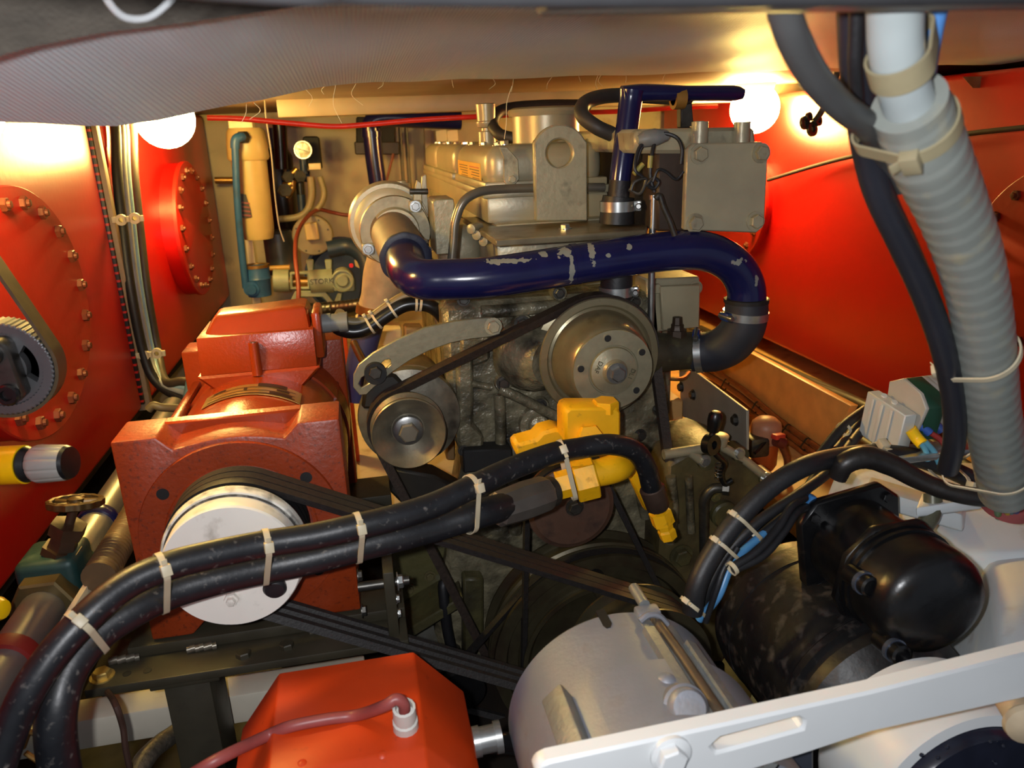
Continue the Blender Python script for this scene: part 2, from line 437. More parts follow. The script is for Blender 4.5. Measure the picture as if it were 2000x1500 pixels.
struct('trim_3', b, M('cut_foam', (66, 60, 52), .9, 0, .2, 60, .6, 300), 'dark cut edge of the foam insulation')
tag(obj('plastic_film_loop', tube(pt((195, -30, .35), (215, 8, .35), (245, 34, .35), (290, 34, .35), (330, 4, .35), (352, -30, .35)), .0007, 8, 6), M('clear_film', (150, 152, 154), .15, 0, .05, trans=.3)), 'loop of clear plastic film caught on the cut foam', 'film')
# beams and ledges
struct('trim_4', box(-.2, 1.7, 2.55, 2.62, CZ+.075, ZC+.001, .003), M('varnished_beam', (140, 122, 98), .45, 0, .15, 10), 'varnished deck beam across the back')
struct('trim_5', hexa([P(1900, 172, 1.62), P(2040, 168, 1.62), P(2040, 168, 1.9), P(1900, 172, 1.9), P(1880, 150, 1.62), P(2040, 146, 1.62), P(2040, 146, 1.9), P(1880, 150, 1.9)]), M('raw_ply_edge', (150, 110, 72), .7, 0, .2, 60), 'raw plywood edge above the red tank')
LZ = CZ-.80
struct('trim_6', box(.86, 1.55, 1.0, 3.55, LZ-.05, LZ, .004), M('ochre_ledge', (196, 150, 92), .5, 0, .12, 10, .1, 40, dirt=(120, 70, 36), damt=.4), 'ochre painted ledge along the right tank')
b = hexa([PX(1330, 700, 1.06), PX(1600, 902, 1.06), PX(1600, 902, 1.06)+Vector((.02, 0, 0)), PX(1330, 700, 1.06)+Vector((.02, 0, 0)),
          PX(1400, 655, 1.06), PX(1662, 793, 1.06), PX(1662, 793, 1.06)+Vector((.02, 0, 0)), PX(1400, 655, 1.06)+Vector((.02, 0, 0))], .002)
wood = M('varnished_plank', (222, 156, 82), .4, 0, .12, 18, .1, 30, dirt=(150, 92, 44), damt=.22, dscale=16)
tag(obj('plank', b, wood), 'varnished wooden plank standing on edge below the red tank', 'plank')
_zf = P(240, 1395, 1.12).z
struct('trim_7', box(-.72, -.06, 1.12, PZ(240, 1352, _zf).y, P(240, 1452, 1.12).z, _zf, .004), M('white_bed_beam', (206, 198, 180), .5, 0, .08, 12, .1, 50, dirt=(120, 106, 86), damt=.2, dscale=14), 'white painted transverse bearer on the floor')
struct('trim_8', box(-.30, .30, 1.5, 3.5, .26, .30, .004), M('pale_inner_floor', (196, 178, 140), .5, 0, .1, 9, .1, 50, dirt=(128, 108, 76), damt=.35), 'cream ledge between the left tank and the engine')

# ================================================================ RED TANKS
def manhole(parent, X, Yc, zc, a, bz, side, neck, nb, r=.0115, a0=.1):
    """oval bolted cover, normal along side*X"""
    c = Vector((X, Yc, zc))
    o = obj('manhole_neck', lathe([(-.01, 1.0), (neck-.012, 1.0), (neck-.012, 1.0)], c, (side, 0, 0), 64, None, a, bz), red(), parent)
    cv = obj('manhole_cover', lathe([(neck-.012, 0), (neck-.012, 1.02), (neck-.002, 1.02), (neck, 1.01), (neck, 0)], c, (side, 0, 0), 72, None, a, bz), redcov(), parent)
    for i in range(nb):
        t = 2*pi*(i+a0)/nb
        bolt(cv, c+Vector((side*neck, a*.885*cos(t), bz*.885*sin(t))), (side, 0, 0), r, M('rusty_red_nut', (104, 50, 32), .5, .2, .25, 60), nut=True, washer=False, spin=random.random())
t = thing('fuel_tank', 'near red fuel tank with an oval bolted cover beside the toothed pulley', 'tank', (-.84, 1.3, .48))
obj('tank_shell', box(-1.14, -.57, .5, 1.97, .48, ZC-.002, .012, 3), red(), t)
manhole(t, -.57, 1.34, CZ-.243, .25, .195, 1, .05, 19)
t = thing('fuel_tank', 'far red fuel tank with an oval bolted cover beside the beige filter', 'tank', (-.84, 2.8, .48))
obj('tank_shell', box(-1.14, -.57, 2.075, 3.50, .47, ZC-.002, .02, 3), red(), t)
manhole(t, -.57, 2.74, CZ-.258, .265, .212, 1, .05, 19)
t = thing('fuel_tank', 'long red fuel tank behind the grey spiral-wrapped conduit', 'tank', (1.72, 1.8, CZ-.75))
obj('tank_shell', box(1.42, 2.05, .55, 3.5, CZ-.75, ZC-.03, .015, 3), red(), t)
manhole(t, 1.42, 1.28, CZ-.30, .26, .21, -1, .03, 19, .0115, .45)
manhole(t, 1.42, 2.75, CZ-.27, .26, .22, -1, .03, 19, .0115, .1)

# perforated strip, flat bar and cables in the gap of the left tanks
def perf():
    m = M('black_strip_red_dots', (26, 16, 14), .5); nt = m.node_tree; N, L = nt.nodes, nt.links
    geo = N.new('ShaderNodeNewGeometry'); sp = N.new('ShaderNodeSeparateXYZ'); L.new(geo.outputs['Position'], sp.inputs[0])
    a = N.new('ShaderNodeMath'); a.operation = 'MULTIPLY'; L.new(sp.outputs[2], a.inputs[0]); a.inputs[1].default_value = 2*pi/.019
    s = N.new('ShaderNodeMath'); s.operation = 'SINE'; L.new(a.outputs[0], s.inputs[0])
    g = N.new('ShaderNodeMath'); g.operation = 'GREATER_THAN'; L.new(s.outputs[0], g.inputs[0]); g.inputs[1].default_value = .6
    mx = N.new('ShaderNodeMix'); mx.data_type = 'RGBA'; L.new(g.outputs[0], mx.inputs[0]); mx.inputs[6].default_value = (*lin((24, 14, 12)), 1); mx.inputs[7].default_value = (*lin((190, 26, 16)), 1)
    L.new(mx.outputs[2], N['Principled BSDF'].inputs['Base Color']); return m
tag(obj('perforated_strip', box(-.60, -.566, 1.972, 1.984, .49, ZC-.01, .001), perf()), 'black perforated strip with red showing through its holes between the tanks', 'strip')
tag(obj('flat_bar', box(-.60, -.556, 1.986, 2.012, .47, ZC-.01, .001), M('primer_grey_brown', (140, 116, 92), .6, 0, .15, 40)), 'grey-brown flat steel bar between the two left tanks', 'bar')
cc = [('cable', rubber(), .012, 0), ('cable', M('grey_cable', (150, 152, 150), .4), .009, 1), ('cable', M('pale_blue_cable', (140, 172, 184), .35), .0075, 2), ('cable', M('brown_black_cable', (62, 52, 42), .5), .012, 3)]
lab = ['black cable nearest the flat bar', 'pale grey cable in the bundle beside the flat bar', 'pale blue cable in the bundle beside the flat bar', 'brownish black cable outermost in the bundle beside the flat bar']
for (nm, mt, r, k) in cc:
    dx = (0, 12, 21, 33)[k]
    q = pt((226+dx, 262, 2.02), (228+dx*.9, 340, 2.02), (238+dx*.85, 430, 2.02), (252+dx*.8, 560, 2.02), (278+dx*.7, 690, 2.0), (305+dx*.55, 745, 1.98), (350+dx*.3, 775-dx*.9, 1.95), (410, 790-dx, 1.92))
    q = [PX(222+dx, 228, -.552), PX(226+dx, 262, -.552), PX(229+dx, 340, -.552), PX(238+dx, 430, -.552), PX(254+dx*.95, 560, -.552), PX(280+dx*.85, 690, -.55)]+q[5:]
    tag(obj(nm, tube(q, r, 10, 6), mt), lab[k], 'cable')
for (x, y) in ((250, 428), (294, 692)):
    c = P(x, y, 1.985); b = NB()
    for s in (-1, 1):
        b = lathe([(-.003, .008), (.004, .008)], c+Vector((s*.016, 0, 0)), (0, -1, 0), 16, b) if False else b
        lathe([(-.006, .0055), (-.006, .013), (.004, .013), (.004, .0055), (-.006, .0055)], c+Vector((s*.015, 0, .001*s)), (0, -1, 0), 20, b)
    obox(c, (1, 0, 0), (.014, .008, .013), .001, b)
    obox(c+Vector((-.03, 0, 0)), (1, 0, 0), (.01, .008, .014), .001, b)
    obox(c+Vector((.03, 0, 0)), (1, 0, 0), (.01, .008, .014), .001, b)
    tag(obj('cable_clip', b, nylon()), 'ivory double-eyed cable clip halfway up the vertical cable bundle' if y < 500 else 'ivory double-eyed cable clip where the cable bundle starts to bend', 'clip', 'clips on the cable bundle')

# ================================================================ LAMPS
def lamp(c, r, label, st, base=True):
    c = Vector(c); t = thing('globe_lamp', label, 'lamp', (c.x, c.y, c.z+r))
    g = lathe([(-r, 0)]+[(-r*cos(pi*i/14), r*sin(pi*i/14)) for i in range(1, 14)]+[(r, 0)], c, (0, 0, 1), 28)
    m = M('lit_globe_%d' % int(st), (255, 220, 122), .4, emis=st)
    obj('globe', g, m, t)
    top = ZC-.001
    h = max(.004, top-(c.z+r*.72))
    obj('lamp_base', lathe([(0, 0), (0, r*.72), (h, r*.8), (h, 0)], (c.x, c.y, c.z+r*.72), (0, 0, 1), 28), cream(), t)
lamp(P(322, 232, 2.30), .076, 'lit globe lamp above the far left tank cover', 80)
lamp((-.46, 1.10, CZ+.055), .05, 'lit globe lamp behind the sagging grey sheet over the near tank', 120)
lamp(P(1474, 212, 2.45), .078, 'lit globe lamp on the right beside the long red tank', 120)

# ================================================================ ENGINE
ENG = thing('marine_diesel_engine', 'champagne grey marine diesel engine with a large round water pump pulley', 'engine', (.38, 1.9, 0))
# ---- block and front castings (front plane at Y = 1.38)
obj('cylinder_block', box(.20, .62, 1.44, 2.75, .25, CZ-.36, .02, 3), grime(), ENG)
obj('oil_sump', hexa([(.26, 1.5, .04), (.58, 1.5, .04), (.58, 2.6, .04), (.26, 2.6, .04), (.22, 1.46, .26), (.62, 1.46, .26), (.62, 2.7, .26), (.22, 2.7, .26)], .015), olive(), ENG)
b = pxp([(862, 596), (935, 590), (1100, 578), (1200, 570), (1290, 572), (1300, 700), (1302, 870), (1330, 1000), (1320, 1120), (1280, 1260), (1000, 1330), (880, 1330), (850, 1240), (868, 1120), (890, 980), (905, 900), (880, 840)], 1.36, .1, .012)
obj('timing_cover', b, grime(), ENG)
b = pxp([(760, 1080), (850, 1040), (900, 1010), (1000, 990), (1000, 1380), (960, 1420), (860, 1420), (770, 1380)], 1.40, .1, .008)
lowp = obj('front_plate', b, M('patchy_olive_plate', (86, 82, 50), .45, .1, .2, 18, .4, 40, dirt=(104, 104, 106), damt=.5, dscale=12, bd=.006), ENG)
# ribs and bosses of the timing cover
for q, r in (((( 975, 760, 1.345), (1010, 775, 1.34), (1060, 800, 1.34), (1090, 815, 1.345)), .010), (((975, 770, 1.35), (978, 840, 1.35), (978, 905, 1.35)), .011),
             (((905, 745, 1.352), (935, 752, 1.35), (960, 756, 1.35)), .007), (((940, 610, 1.35), (1000, 606, 1.35), (1080, 598, 1.35), (1160, 590, 1.355)), .012)):
    obj('casting_rib', tube(pt(*q), r, 10, 5), grime(), ENG)
obj('pump_volute', lathe([(-.02, .075), (.02, .07), (.05, .058), (.07, .045), (.07, 0)], P(1040, 690, 1.36), (.35, -1, .0), 32), grime(), ENG)
obj('blanking_boss', lathe([(-.01, .038), (.008, .038), (.010, .030), (.010, .027), (.004, .026), (.004, .022), (.012, .019), (.016, .010), (.017, 0)], P(1052, 828, 1.35), (0, -1, 0), 32), grime(), ENG)
for x, y, r in ((1020, 632, .016), (983, 748, .014), (1055, 792, .014), (1240, 590, .012), (1092, 572, .012)):
    obj('bolt_boss', lathe([(-.02, r*1.25), (.0, r*1.25), (.006, r*1.1), (.006, 0)], P(x, y, 1.352), (0, -1, 0), 20), grime(), ENG)
    bolt(ENG, P(x, y, 1.346), (0, -1, 0), r*.72, dsteel(), spin=random.random())
b = pxp([(893, 700), (912, 690), (925, 700), (925, 830), (945, 850), (945, 905), (905, 905), (893, 860)], 1.34, .05, .006)
obj('side_casting', b, grime(), ENG)
b = pxp([(900, 652), (958, 652), (958, 705), (925, 718), (898, 712)], 1.352, .06, .006)
obj('cover_lug', b, grime(), ENG)
for x, y in ((840, 1125), (862, 1150), (812, 1190), (975, 1166), (978, 1232), (985, 1270), (800, 1150)):
    bolt(lowp, P(x, y, 1.398), (0, -1, 0), .009, M('olive_bolt', (96, 88, 58), .5, .2, .2), spin=random.random())
obj('stiffening_web', prism([P(770, 1245, 1.30), P(905, 1165, 1.30), P(905, 1185, 1.30), P(770, 1268, 1.30)], (0, .12, 0), .003), olive(), ENG)
b = pxp([(905, 1130), (945, 1130), (945, 1260), (925, 1290), (905, 1290)], 1.33, .08, .005)
obj('side_casting', b, olive(), ENG)
# ---- gear housing on the right (dark olive)
gh = [(1300, 905), (1345, 880), (1402, 866), (1440, 880), (1505, 930), (1510, 960), (1470, 1040), (1440, 1130), (1420, 1300), (1300, 1300), (1290, 1100)]
obj('pump_drive_housing', pxp(gh, 1.27, .16, .012), M('brown_olive_casting', (84, 74, 46), .45, 0, .2, 16, .3, 50, dirt=(40, 26, 15), damt=.6, dscale=14, bd=.006), ENG)
for a, c_, r in (((1296, 888), (1400, 872), .010), ((1402, 868), (1450, 895), .009), ((1450, 895), (1500, 935), .009), ((1345, 880), (1378, 905), .010)):
    obj('housing_rib', tube([P(*a, 1.262), P(*c_, 1.262)], r, 10, 1), champ(), ENG)
for x, y in ((1376, 900), (1443, 886), (1496, 934)):
    obj('bolt_boss', lathe([(-.03, .016), (.012, .016), (.012, 0)], P(x, y, 1.268), (0, -1, 0), 18), olive(), ENG)
    bolt(ENG, P(x, y, 1.256), (0, -1, 0), .0095, zinc(), spin=random.random())
obj('housing_plug', lathe([(-.01, .028), (.010, .028), (.014, .024), (.014, 0)], P(1412, 1002, 1.268), (0, -1, 0), 28), olive(), ENG)
obj('drain_elbow', tube(pt((1376, 1110, 1.262), (1375, 1010, 1.25), (1376, 975, 1.245), (1392, 955, 1.24), (1414, 953, 1.235)), .010, 12, 6), dsteel(), ENG)
obj('elbow_nut', lathe([(-.004, .013), (.008, .013), (.008, .009), (.002, .008), (.002, 0)], P(1416, 954, 1.232), (1, -.6, 0), 6), dsteel(), ENG)
for x, y, r in ((1330, 1085, .02), (1398, 970, .009)):
    bolt(ENG, P(x, y, 1.264), (0, -1, 0), r*.9, olive(), spin=.2)
# stop lever with black knob
lv = obj('stop_lever', tube(pt((1392, 845, 1.20), (1385, 870, 1.20), (1400, 890, 1.20), (1415, 905, 1.21), (1408, 925, 1.22), (1415, 945, 1.22), (1430, 938, 1.22)), .0055, 10, 6), black(), ENG)
obj('lever_eye', lathe([(-.008, .008), (-.008, .019), (.008, .019), (.008, .008), (-.008, .008)], P(1388, 868, 1.20), (.5, -1, .1), 24), black(), lv)
obj('lever_knob', lathe([(-.022, .006), (-.02, .011), (.0, .0135), (.012, .0125), (.018, .008), (.020, 0)], P(1396, 822, 1.20), (.08, -.1, 1), 24), black(), lv)
obj('knob_collar', lathe([(-.014, .0), (-.014, .014), (.006, .017), (.008, .012), (.008, 0)], P(1406, 856, 1.24), (0, -.1, 1), 20), champ(), ENG)
obj('return_spring', tube([P(1404, 905, 1.215)+Vector((.006*cos(a), .006*sin(a), -.0011*a)) for a in [i*.5 for i in range(60)]], .0014, 6, 1, smooth=False), dsteel(), ENG)
# ---- cylinder head, rocker covers
HX0, HX1 = P(955, 430, 1.5).x, P(1180, 430, 1.5).x
zt, zb = P(1000, 283, 1.5).z, P(1000, 432, 1.5).z
obj('cylinder_head', box(HX0+.005, HX1+.01, 1.46, 2.75, CZ-.365, zb+.001, .008), champ(), ENG)
obj('rocker_base', box(HX0-.004, HX1+.006, 1.492, 2.72, zb-.002, zb+.05, .006), champ_c(), ENG)
obj('cover_flange', box(HX0-.012, HX1+.012, 1.485, 2.73, zb+.046, zb+.062, .004), champ_c(), ENG)
def cover(y0, y1, dx=0):
    o = obj('rocker_cover', box(HX0+dx, HX1-dx, y0, y1, zb+.060, zt, .03, 5), champ_c(), ENG)
    obj('cover_lip', box(HX0-.006+dx, HX1+.006-dx, y0-.004, y1+.004, zb+.060, zb+.076, .004), champ_c(), o)
    for f in (.12, .5, .88):
        for x in (HX0+.032, HX1-.032):
            bolt(o, (x, y0+(y1-y0)*f, zt-.001), (0, 0, 1), .0075, zinc(), spin=random.random())
    return o
c1 = cover(1.50, 1.93); c2 = cover(1.955, 2.36, -.006); c3 = cover(2.385, 2.70, -.006)
# yellow notice on the flank of the front cover
b = box(HX0-.0012, HX0+.001, 1.57, 1.90, zt-.112, zt-.034, 0)
stk = obj('notice_sticker', b, M('yellow_notice', (214, 160, 40), .5, 0, .06, 20), c1)
dk = M('print_brown', (96, 66, 20), .6); rd = M('print_red', (190, 60, 40), .6)
for i in range(11):
    for k in range(2):
        y0 = 1.585+k*.16; ln = random.uniform(.09, .14)
        obj('print_line', box(HX0-.0016, HX0-.001, y0, y0+ln, zt-.044-i*.0054, zt-.0422-i*.0054, 0), rd if i == 0 and k == 0 else dk, stk)
# filler cap, breather
fc = P(1066, 262, 1.72)
o = obj('oil_filler', lathe([(-.02, .073), (.040, .073), (.040, 0)], fc, (0, 0, 1), 40), champ_c(), ENG)
obj('filler_cap', lathe([(.038, .0), (.038, .080), (.046, .083), (.052, .080), (.056, .070), (.058, 0)], fc, (0, 0, 1), 40), champ_c(), o)
bc = P(951, 268, 1.85)
o = obj('crankcase_breather', lathe([(-.02, .02), (.012, .02), (.014, .012), (.020, .012), (.022, .021), (.030, .024), (.034, .024), (.036, .021), (.072, .023), (.074, .02), (.074, 0)], bc, (0, 0, 1), 28), champ_c(), ENG)
# lifting eye and bracket plate
ey = arc(1095, 296, 53, 28, 152, 14)
eye = [(1148, 432), (1147, 278)] + ey + [(1043, 278), (1047, 432)]
obj('lifting_eye', pxp(eye, 1.40, .018, .0025, [circ(1093, 299, 26, 28, 28)]), champ(), ENG)
zp = P(1000, 466, 1.27).z
bp_ = [(P(903, 420, 1.67).x, 1.67), (P(968, 468, 1.27).x, 1.27), (P(1262, 450, 1.27).x, 1.27), (P(1262, 430, 1.5).x+.01, 1.5), (P(1262, 430, 1.5).x+.01, 1.67)]
obj('bracket_plate', prism([(x, y, zp) for x, y in bp_], (0, 0, -.012), .002), M('oily_plate', (126, 116, 92), .3, .2, .15, 20, .2, 60, dirt=(62, 46, 34), damt=.6, dscale=10), ENG)
bolt(ENG, Vector((P(1104, 452, 1.36).x, 1.36, zp)), (0, 0, 1), .009, zinc())
for x, y in ((924, 458), (935, 470), (948, 482)):
    obj('stud_boss', lathe([(-.03, .009), (.012, .009), (.013, .006), (.013, 0)], P(x, y-12, 1.45), (-.6, -1, 0), 14), champ(), ENG)
# clip plate on the cover front
b = pxp([(975, 287), (990, 287), (1012, 312), (1014, 350), (1005, 362), (1003, 375), (988, 375), (988, 360), (984, 352), (984, 310)], 1.485, .006, .001)
cl = obj('pipe_clip', b, champ(), ENG)
bolt(cl, P(1000, 350, 1.484), (0, -1, 0), .0075, champ())
bolt(cl, P(985, 283, 1.49), (0, 0, 1), .009, zinc())
# small oil pipe
obj('oil_pipe', tube(pt((882, 512, 1.44), (886, 470, 1.44), (890, 430, 1.44), (906, 393, 1.44), (940, 374, 1.45), (990, 369, 1.47), (1045, 367, 1.475), (1120, 366, 1.475), (1180, 366, 1.475)), .0085, 14, 8), M('dull_grey_pipe', (120, 114, 102), .32, .5, .1), ENG)
# heat exchanger box at the right
HB = obj('heat_exchanger', pxp([(1345, 300), (1480, 290), (1474, 248), (1240, 252), (1240, 300), (1290, 300)], 1.27, .42, .006), champ(), ENG)
obj('exchanger_core', pxp([(1284, 296), (1478, 292), (1470, 452), (1284, 452)], 1.28, .40, .004), M('dark_brown_gasket', (50, 38, 30), .55, 0, .3, 20, .2, 60), ENG)
pl = [(1342, 292), (1354, 281), (1488, 277), (1501, 288), (1493, 440), (1478, 455), (1336, 449)]
hp = obj('exchanger_cover', pxp(pl, 1.245, .014, .002), champ_c(), ENG)
for x, y in ((1366, 301), (1486, 299), (1357, 436), (1475, 432)): bolt(hp, P(x, y, 1.245), (0, -1, 0), .0125, champ(), washer=True, spin=random.random())
for x in (1366, 1448):
    obj('core_boss', lathe([(-.006, .014), (.028, .014), (.028, 0)], P(x, 272, 1.262), (0, 0, 1), 20), champ(), HB)
bolt(HB, P(1364, 248, 1.32), (0, 0, 1), .011, champ())
b = pxp([(1330, 205), (1352, 200), (1356, 250), (1330, 250)], 1.38, .02, .002)
o = obj('hose_support', b, dsteel(), ENG); obj('support_ring', lathe([(-.01, .012), (-.01, .019), (.01, .019), (.01, .012), (-.01, .012)], P(1325, 192, 1.38), (1, 0, 0), 20), M('dull_brass_ring', (150, 110, 50), .5, .4), o)
# lower box
o = obj('oil_cooler', pxp([(1262, 545), (1367, 540), (1368, 640), (1268, 650)], 1.36, .25, .003), champ(), ENG)
for x, y in ((1358, 562), (1280, 563)): bolt(o, P(x, y, 1.36), (0, -1, 0), .0105, champ(), spin=.1)
obj('cooler_end', pxp([(1290, 560), (1368, 556), (1366, 640), (1295, 646)], 1.345, .012, .002), champ_c(), o)
# thermostat sleeve castings and water pump outlet
obj('pump_outlet', tube(pt((1265, 690, 1.31), (1300, 688, 1.31), (1335, 686, 1.31), (1362, 684, 1.31)), [.042, .036, .035, .036], 24, 4), M('mouldy_dark_casting', (52, 46, 32), .6, .1, .3, 30, .5, 60, dirt=(92, 90, 54), damt=.3, dscale=40), ENG)
o = obj('outlet_plug', lathe([(-.012, .019), (.006, .019), (.006, .014), (.010, .012), (.016, .012), (.017, .010), (.030, .009), (.031, 0)], P(1322, 650, 1.31), (0, 0, 1), 8), M('dark_brown_plug', (58, 44, 32), .5, .3, .2), ENG)
# water pump pulley
wc = P(1171, 700, 1.27); wcv = Vector((wc.x, 0, wc.z))
R = 121*S(1171, 700, 1.27)
prof = [(-.05, 0), (-.05, R*.9), (-.046, R*1.0), (-.040, R*.99), (-.037, R*.89), (-.003, R*.89), (-.002, R*.99), (0, R), (.003, R*.985), (.003, R*.88), (-.004, R*.84), (-.002, R*.80), (.018, R*.76), (.048, R*.70), (.066, R*.655), (.070, R*.62), (.070, 0)]
wp = obj('water_pump_pulley', lathe(prof, wc, (0, -1, 0), 72), M('bronze_grey_metal', (142, 132, 104), .28, .6, .08, 30, .03, 120, dirt=(86, 70, 46), damt=.3, dscale=30), ENG, 30)
wf = wc+Vector((0, -.034, 0))
fcn = M('brushed_champagne', (150, 143, 118), .36, .5, .1, 60, .1, 200)
obj('pulley_plate', lathe([(.034, 0), (.034, R*.63), (.042, R*.63), (.043, R*.40), (.041, R*.39), (.041, R*.375), (.047, R*.36), (.052, R*.2), (.056, R*.17), (.060, R*.165), (.061, 0)], wf, (0, -1, 0), 56), fcn, wp, 25)
for k in range(5):
    a = radians(100+72*k)
    obj('plate_hole', lathe([(.0415, 0), (.0415, .0062), (.0436, .0062), (.0437, 0)], wf+Vector((R*.52*cos(a), 0, R*.52*sin(a))), (0, -1, 0), 14), blackm(), wp)
    obj('hole_rim', lathe([(.0418, .0060), (.0438, .0060), (.0438, .0076), (.0418, .0076), (.0418, .0060)], wf+Vector((R*.52*cos(a), 0, R*.52*sin(a))), (0, -1, 0), 16), fcn, wp)
bolt(wp, wf+Vector((0, -.060, 0)), (0, -1, 0), .0135, steel(), spin=.4)
em = M('stamped_metal', (92, 86, 66), .5, .4)
for s_, a in (('DAF', 160), ('DL1', -14)):
    a = radians(a); d = Vector((cos(a), 0, sin(a)))
    text(s_, .0115, wf+d*R*.275+Vector((0, -.0502, 0)), (-.45, 0, -.89), (.89, 0, -.45), em, wp, .0010)
# intake / turbo coupling on the left
tc = P(772, 452, 1.62)
o = obj('turbo_outlet', lathe([(-.12, .070), (-.02, .072), (.0, .066), (.006, .050), (.03, .047), (.03, 0)], tc, (0, -1, 0), 40), champ_c(), ENG)
obj('outlet_flange', lathe([(-.012, .05), (-.012, .071), (.0, .073), (.006, .071), (.006, .05)], tc, (0, -1, 0), 48), M('dull_zinc_flange', (140, 130, 104), .45, .4, .2, 40, .2, 80), o)
for a in (48, 208, -35):
    a = radians(a); c_ = tc+Vector((.066*cos(a), -.006, .066*sin(a)))
    obj('flange_lug', obox(c_, (1, 0, 0), (.026, .012, .024), .004), champ(), o); bolt(o, c_+Vector((0, -.006, 0)), (0, -1, 0), .0085, zinc(), spin=random.random())
for k, yy in enumerate((.05, .085)):
    obj('band_clamp', lathe([(-.012, .072), (-.012, .082), (-.004, .086), (.004, .086), (.012, .082), (.012, .072), (-.012, .072)], tc+Vector((-.008, yy, .012)), (0, -1, 0), 48), champ_c(), o)
obj('outlet_collar', lathe([(-.10, 0), (-.10, .074), (-.005, .074), (.0, .06), (.0, 0)], tc+Vector((-.008, .02, .012)), (0, -1, 0), 40), champ_c(), o)
b = pxp([(808, 380), (815, 352), (823, 358), (824, 400), (836, 422), (838, 470), (832, 470), (830, 425), (818, 405), (760, 410), (760, 404), (808, 398)], 1.62, .022, .001)
obj('clamp_bracket', b, champ_c(), o)
b = tube(pt((800, 374, 1.62), (836, 374, 1.62)), .006, 10, 1); obj('clamp_bolt', b, dsteel(), o)
obj('top_boss', lathe([(0, .02), (.03, .02), (.03, .014), (.034, .014), (.036, 0)], P(785, 385, 1.72), (0, 0, 1), 20), champ_c(), o)
obj('hanger_plate', pxp([(824, 345), (832, 340), (836, 400), (838, 440), (828, 440), (822, 400)], 1.66, .02, .001), champ_c(), ENG)
obj('heat_shield', pxp([(845, 396), (850, 390), (886, 388), (888, 400), (882, 496), (852, 498)], 1.52, .11, .002), champ(), ENG)
obj('exhaust_manifold', box(HX0-.085, HX0+.01, 1.66, 2.55, zb-.13, zb-.02, .03, 4), champ(), ENG)
obj('push_rod_cover', box(HX0-.02, HX0+.02, 1.50, 2.6, CZ-.62, zb-.12, .01, 3), M('lamplit_casting_tint', (150, 118, 78), .4, .2, .15, 20, .2, 60, dirt=(70, 50, 30), damt=.3), ENG)  # left lamp's glow on the block side is put into this base colour
# injector lines along the flank
for k in range(5):
    y = 1.56+.2*k
    obj('injector_pipe', tube([(HX0-.02, y, CZ-.60), (HX0-.055, y+.02, CZ-.5), (HX0-.05, y+.03, CZ-.38), (HX0-.01, y+.04, CZ-.31)], .005, 8, 6), steel(), ENG)
for k, (x0, x1) in enumerate(((866, 884), (790, 826), (900, 918))):
    obj('side_cover', pxp([(x0, 640), (x1, 640), (x1+6, 900), (x0+6, 900)], 1.62+.05*k, .05, .004), M('lamplit_casting_tint', (150, 118, 78)), ENG)  # same casting colour with the warm lamplight painted in
# dipstick
o = obj('dipstick_tube', tube([P(1277, 385, 1.30), P(1274, 470, 1.30), P(1271, 640, 1.30)], .0062, 12, 1, smooth=False), steel(), ENG)
obj('tube_collar', lathe([(-.004, .0085), (.004, .0085), (.004, 0)], P(1277, 385, 1.30), (0, 0, 1), 14), steel(), o)
# further front bolts, cover studs and brackets low on the engine
for x, y, Y_, r in ((905, 585, 1.36, .009), (1285, 800, 1.36, .009), (1290, 880, 1.36, .009), (960, 1290, 1.36, .009), (1010, 1010, 1.36, .010), (1240, 905, 1.36, .009), (1265, 960, 1.36, .009), (935, 905, 1.34, .008), (905, 880, 1.34, .008), (1250, 850, 1.36, .010)):
    bolt(ENG, P(x, y, Y_-.001), (0, -1, 0), r, dsteel(), spin=random.random())
for q, r in ((((1235, 850, 1.35), (1245, 930, 1.35), (1262, 1010, 1.35)), .012), (((1000, 930, 1.35), (1010, 985, 1.35), (1005, 1040, 1.35)), .014), (((1310, 930, 1.265), (1316, 1000, 1.262), (1308, 1060, 1.262)), .010), (((1345, 930, 1.265), (1350, 1040, 1.262)), .008)):
    obj('casting_rib', tube(pt(*q), r, 10, 5), grime(), ENG)
obj('dark_bracket', pxp([(905, 880), (1000, 876), (1002, 915), (905, 925)], 1.32, .05, .003), blackm(), ENG)

# ================================================================ CRANK PULLEY, ALTERNATOR, BELTS
cr = P(1180, 1285, 1.20); RC = 218*S(1180, 1285, 1.20)
prof = [(-.114, 0), (-.114, RC*1.0), (-.109, RC*1.0), (-.107, RC*.93), (-.073, RC*.93), (-.071, RC), (-.062, RC*1.0), (-.056, RC*.96), (-.050, RC), (-.047, RC), (-.046, RC*.93), (-.026, RC*.93), (-.025, RC*.985), (-.016, RC*.985),
        (-.016, RC*.88), (-.03, RC*.85), (-.03, RC*.76), (-.025, RC*.75), (-.024, RC*.69), (-.004, RC*.69), (-.003, RC*.74), (.0, RC*.74), (.0, RC*.70), (-.012, RC*.66), (-.02, RC*.5), (-.02, RC*.3), (.0, RC*.27), (.0, 0)]
cp = obj('crankshaft_pulley', lathe(prof, cr, (0, -1, 0), 80), M('oily_pulley_metal', (72, 66, 48), .4, .5, .2, 25, .1, 90, dirt=(46, 26, 20), damt=.5, dscale=14), ENG, 30)
bolt(cp, cr+Vector((0, 0, 0)), (0, -1, 0), .02, dsteel())
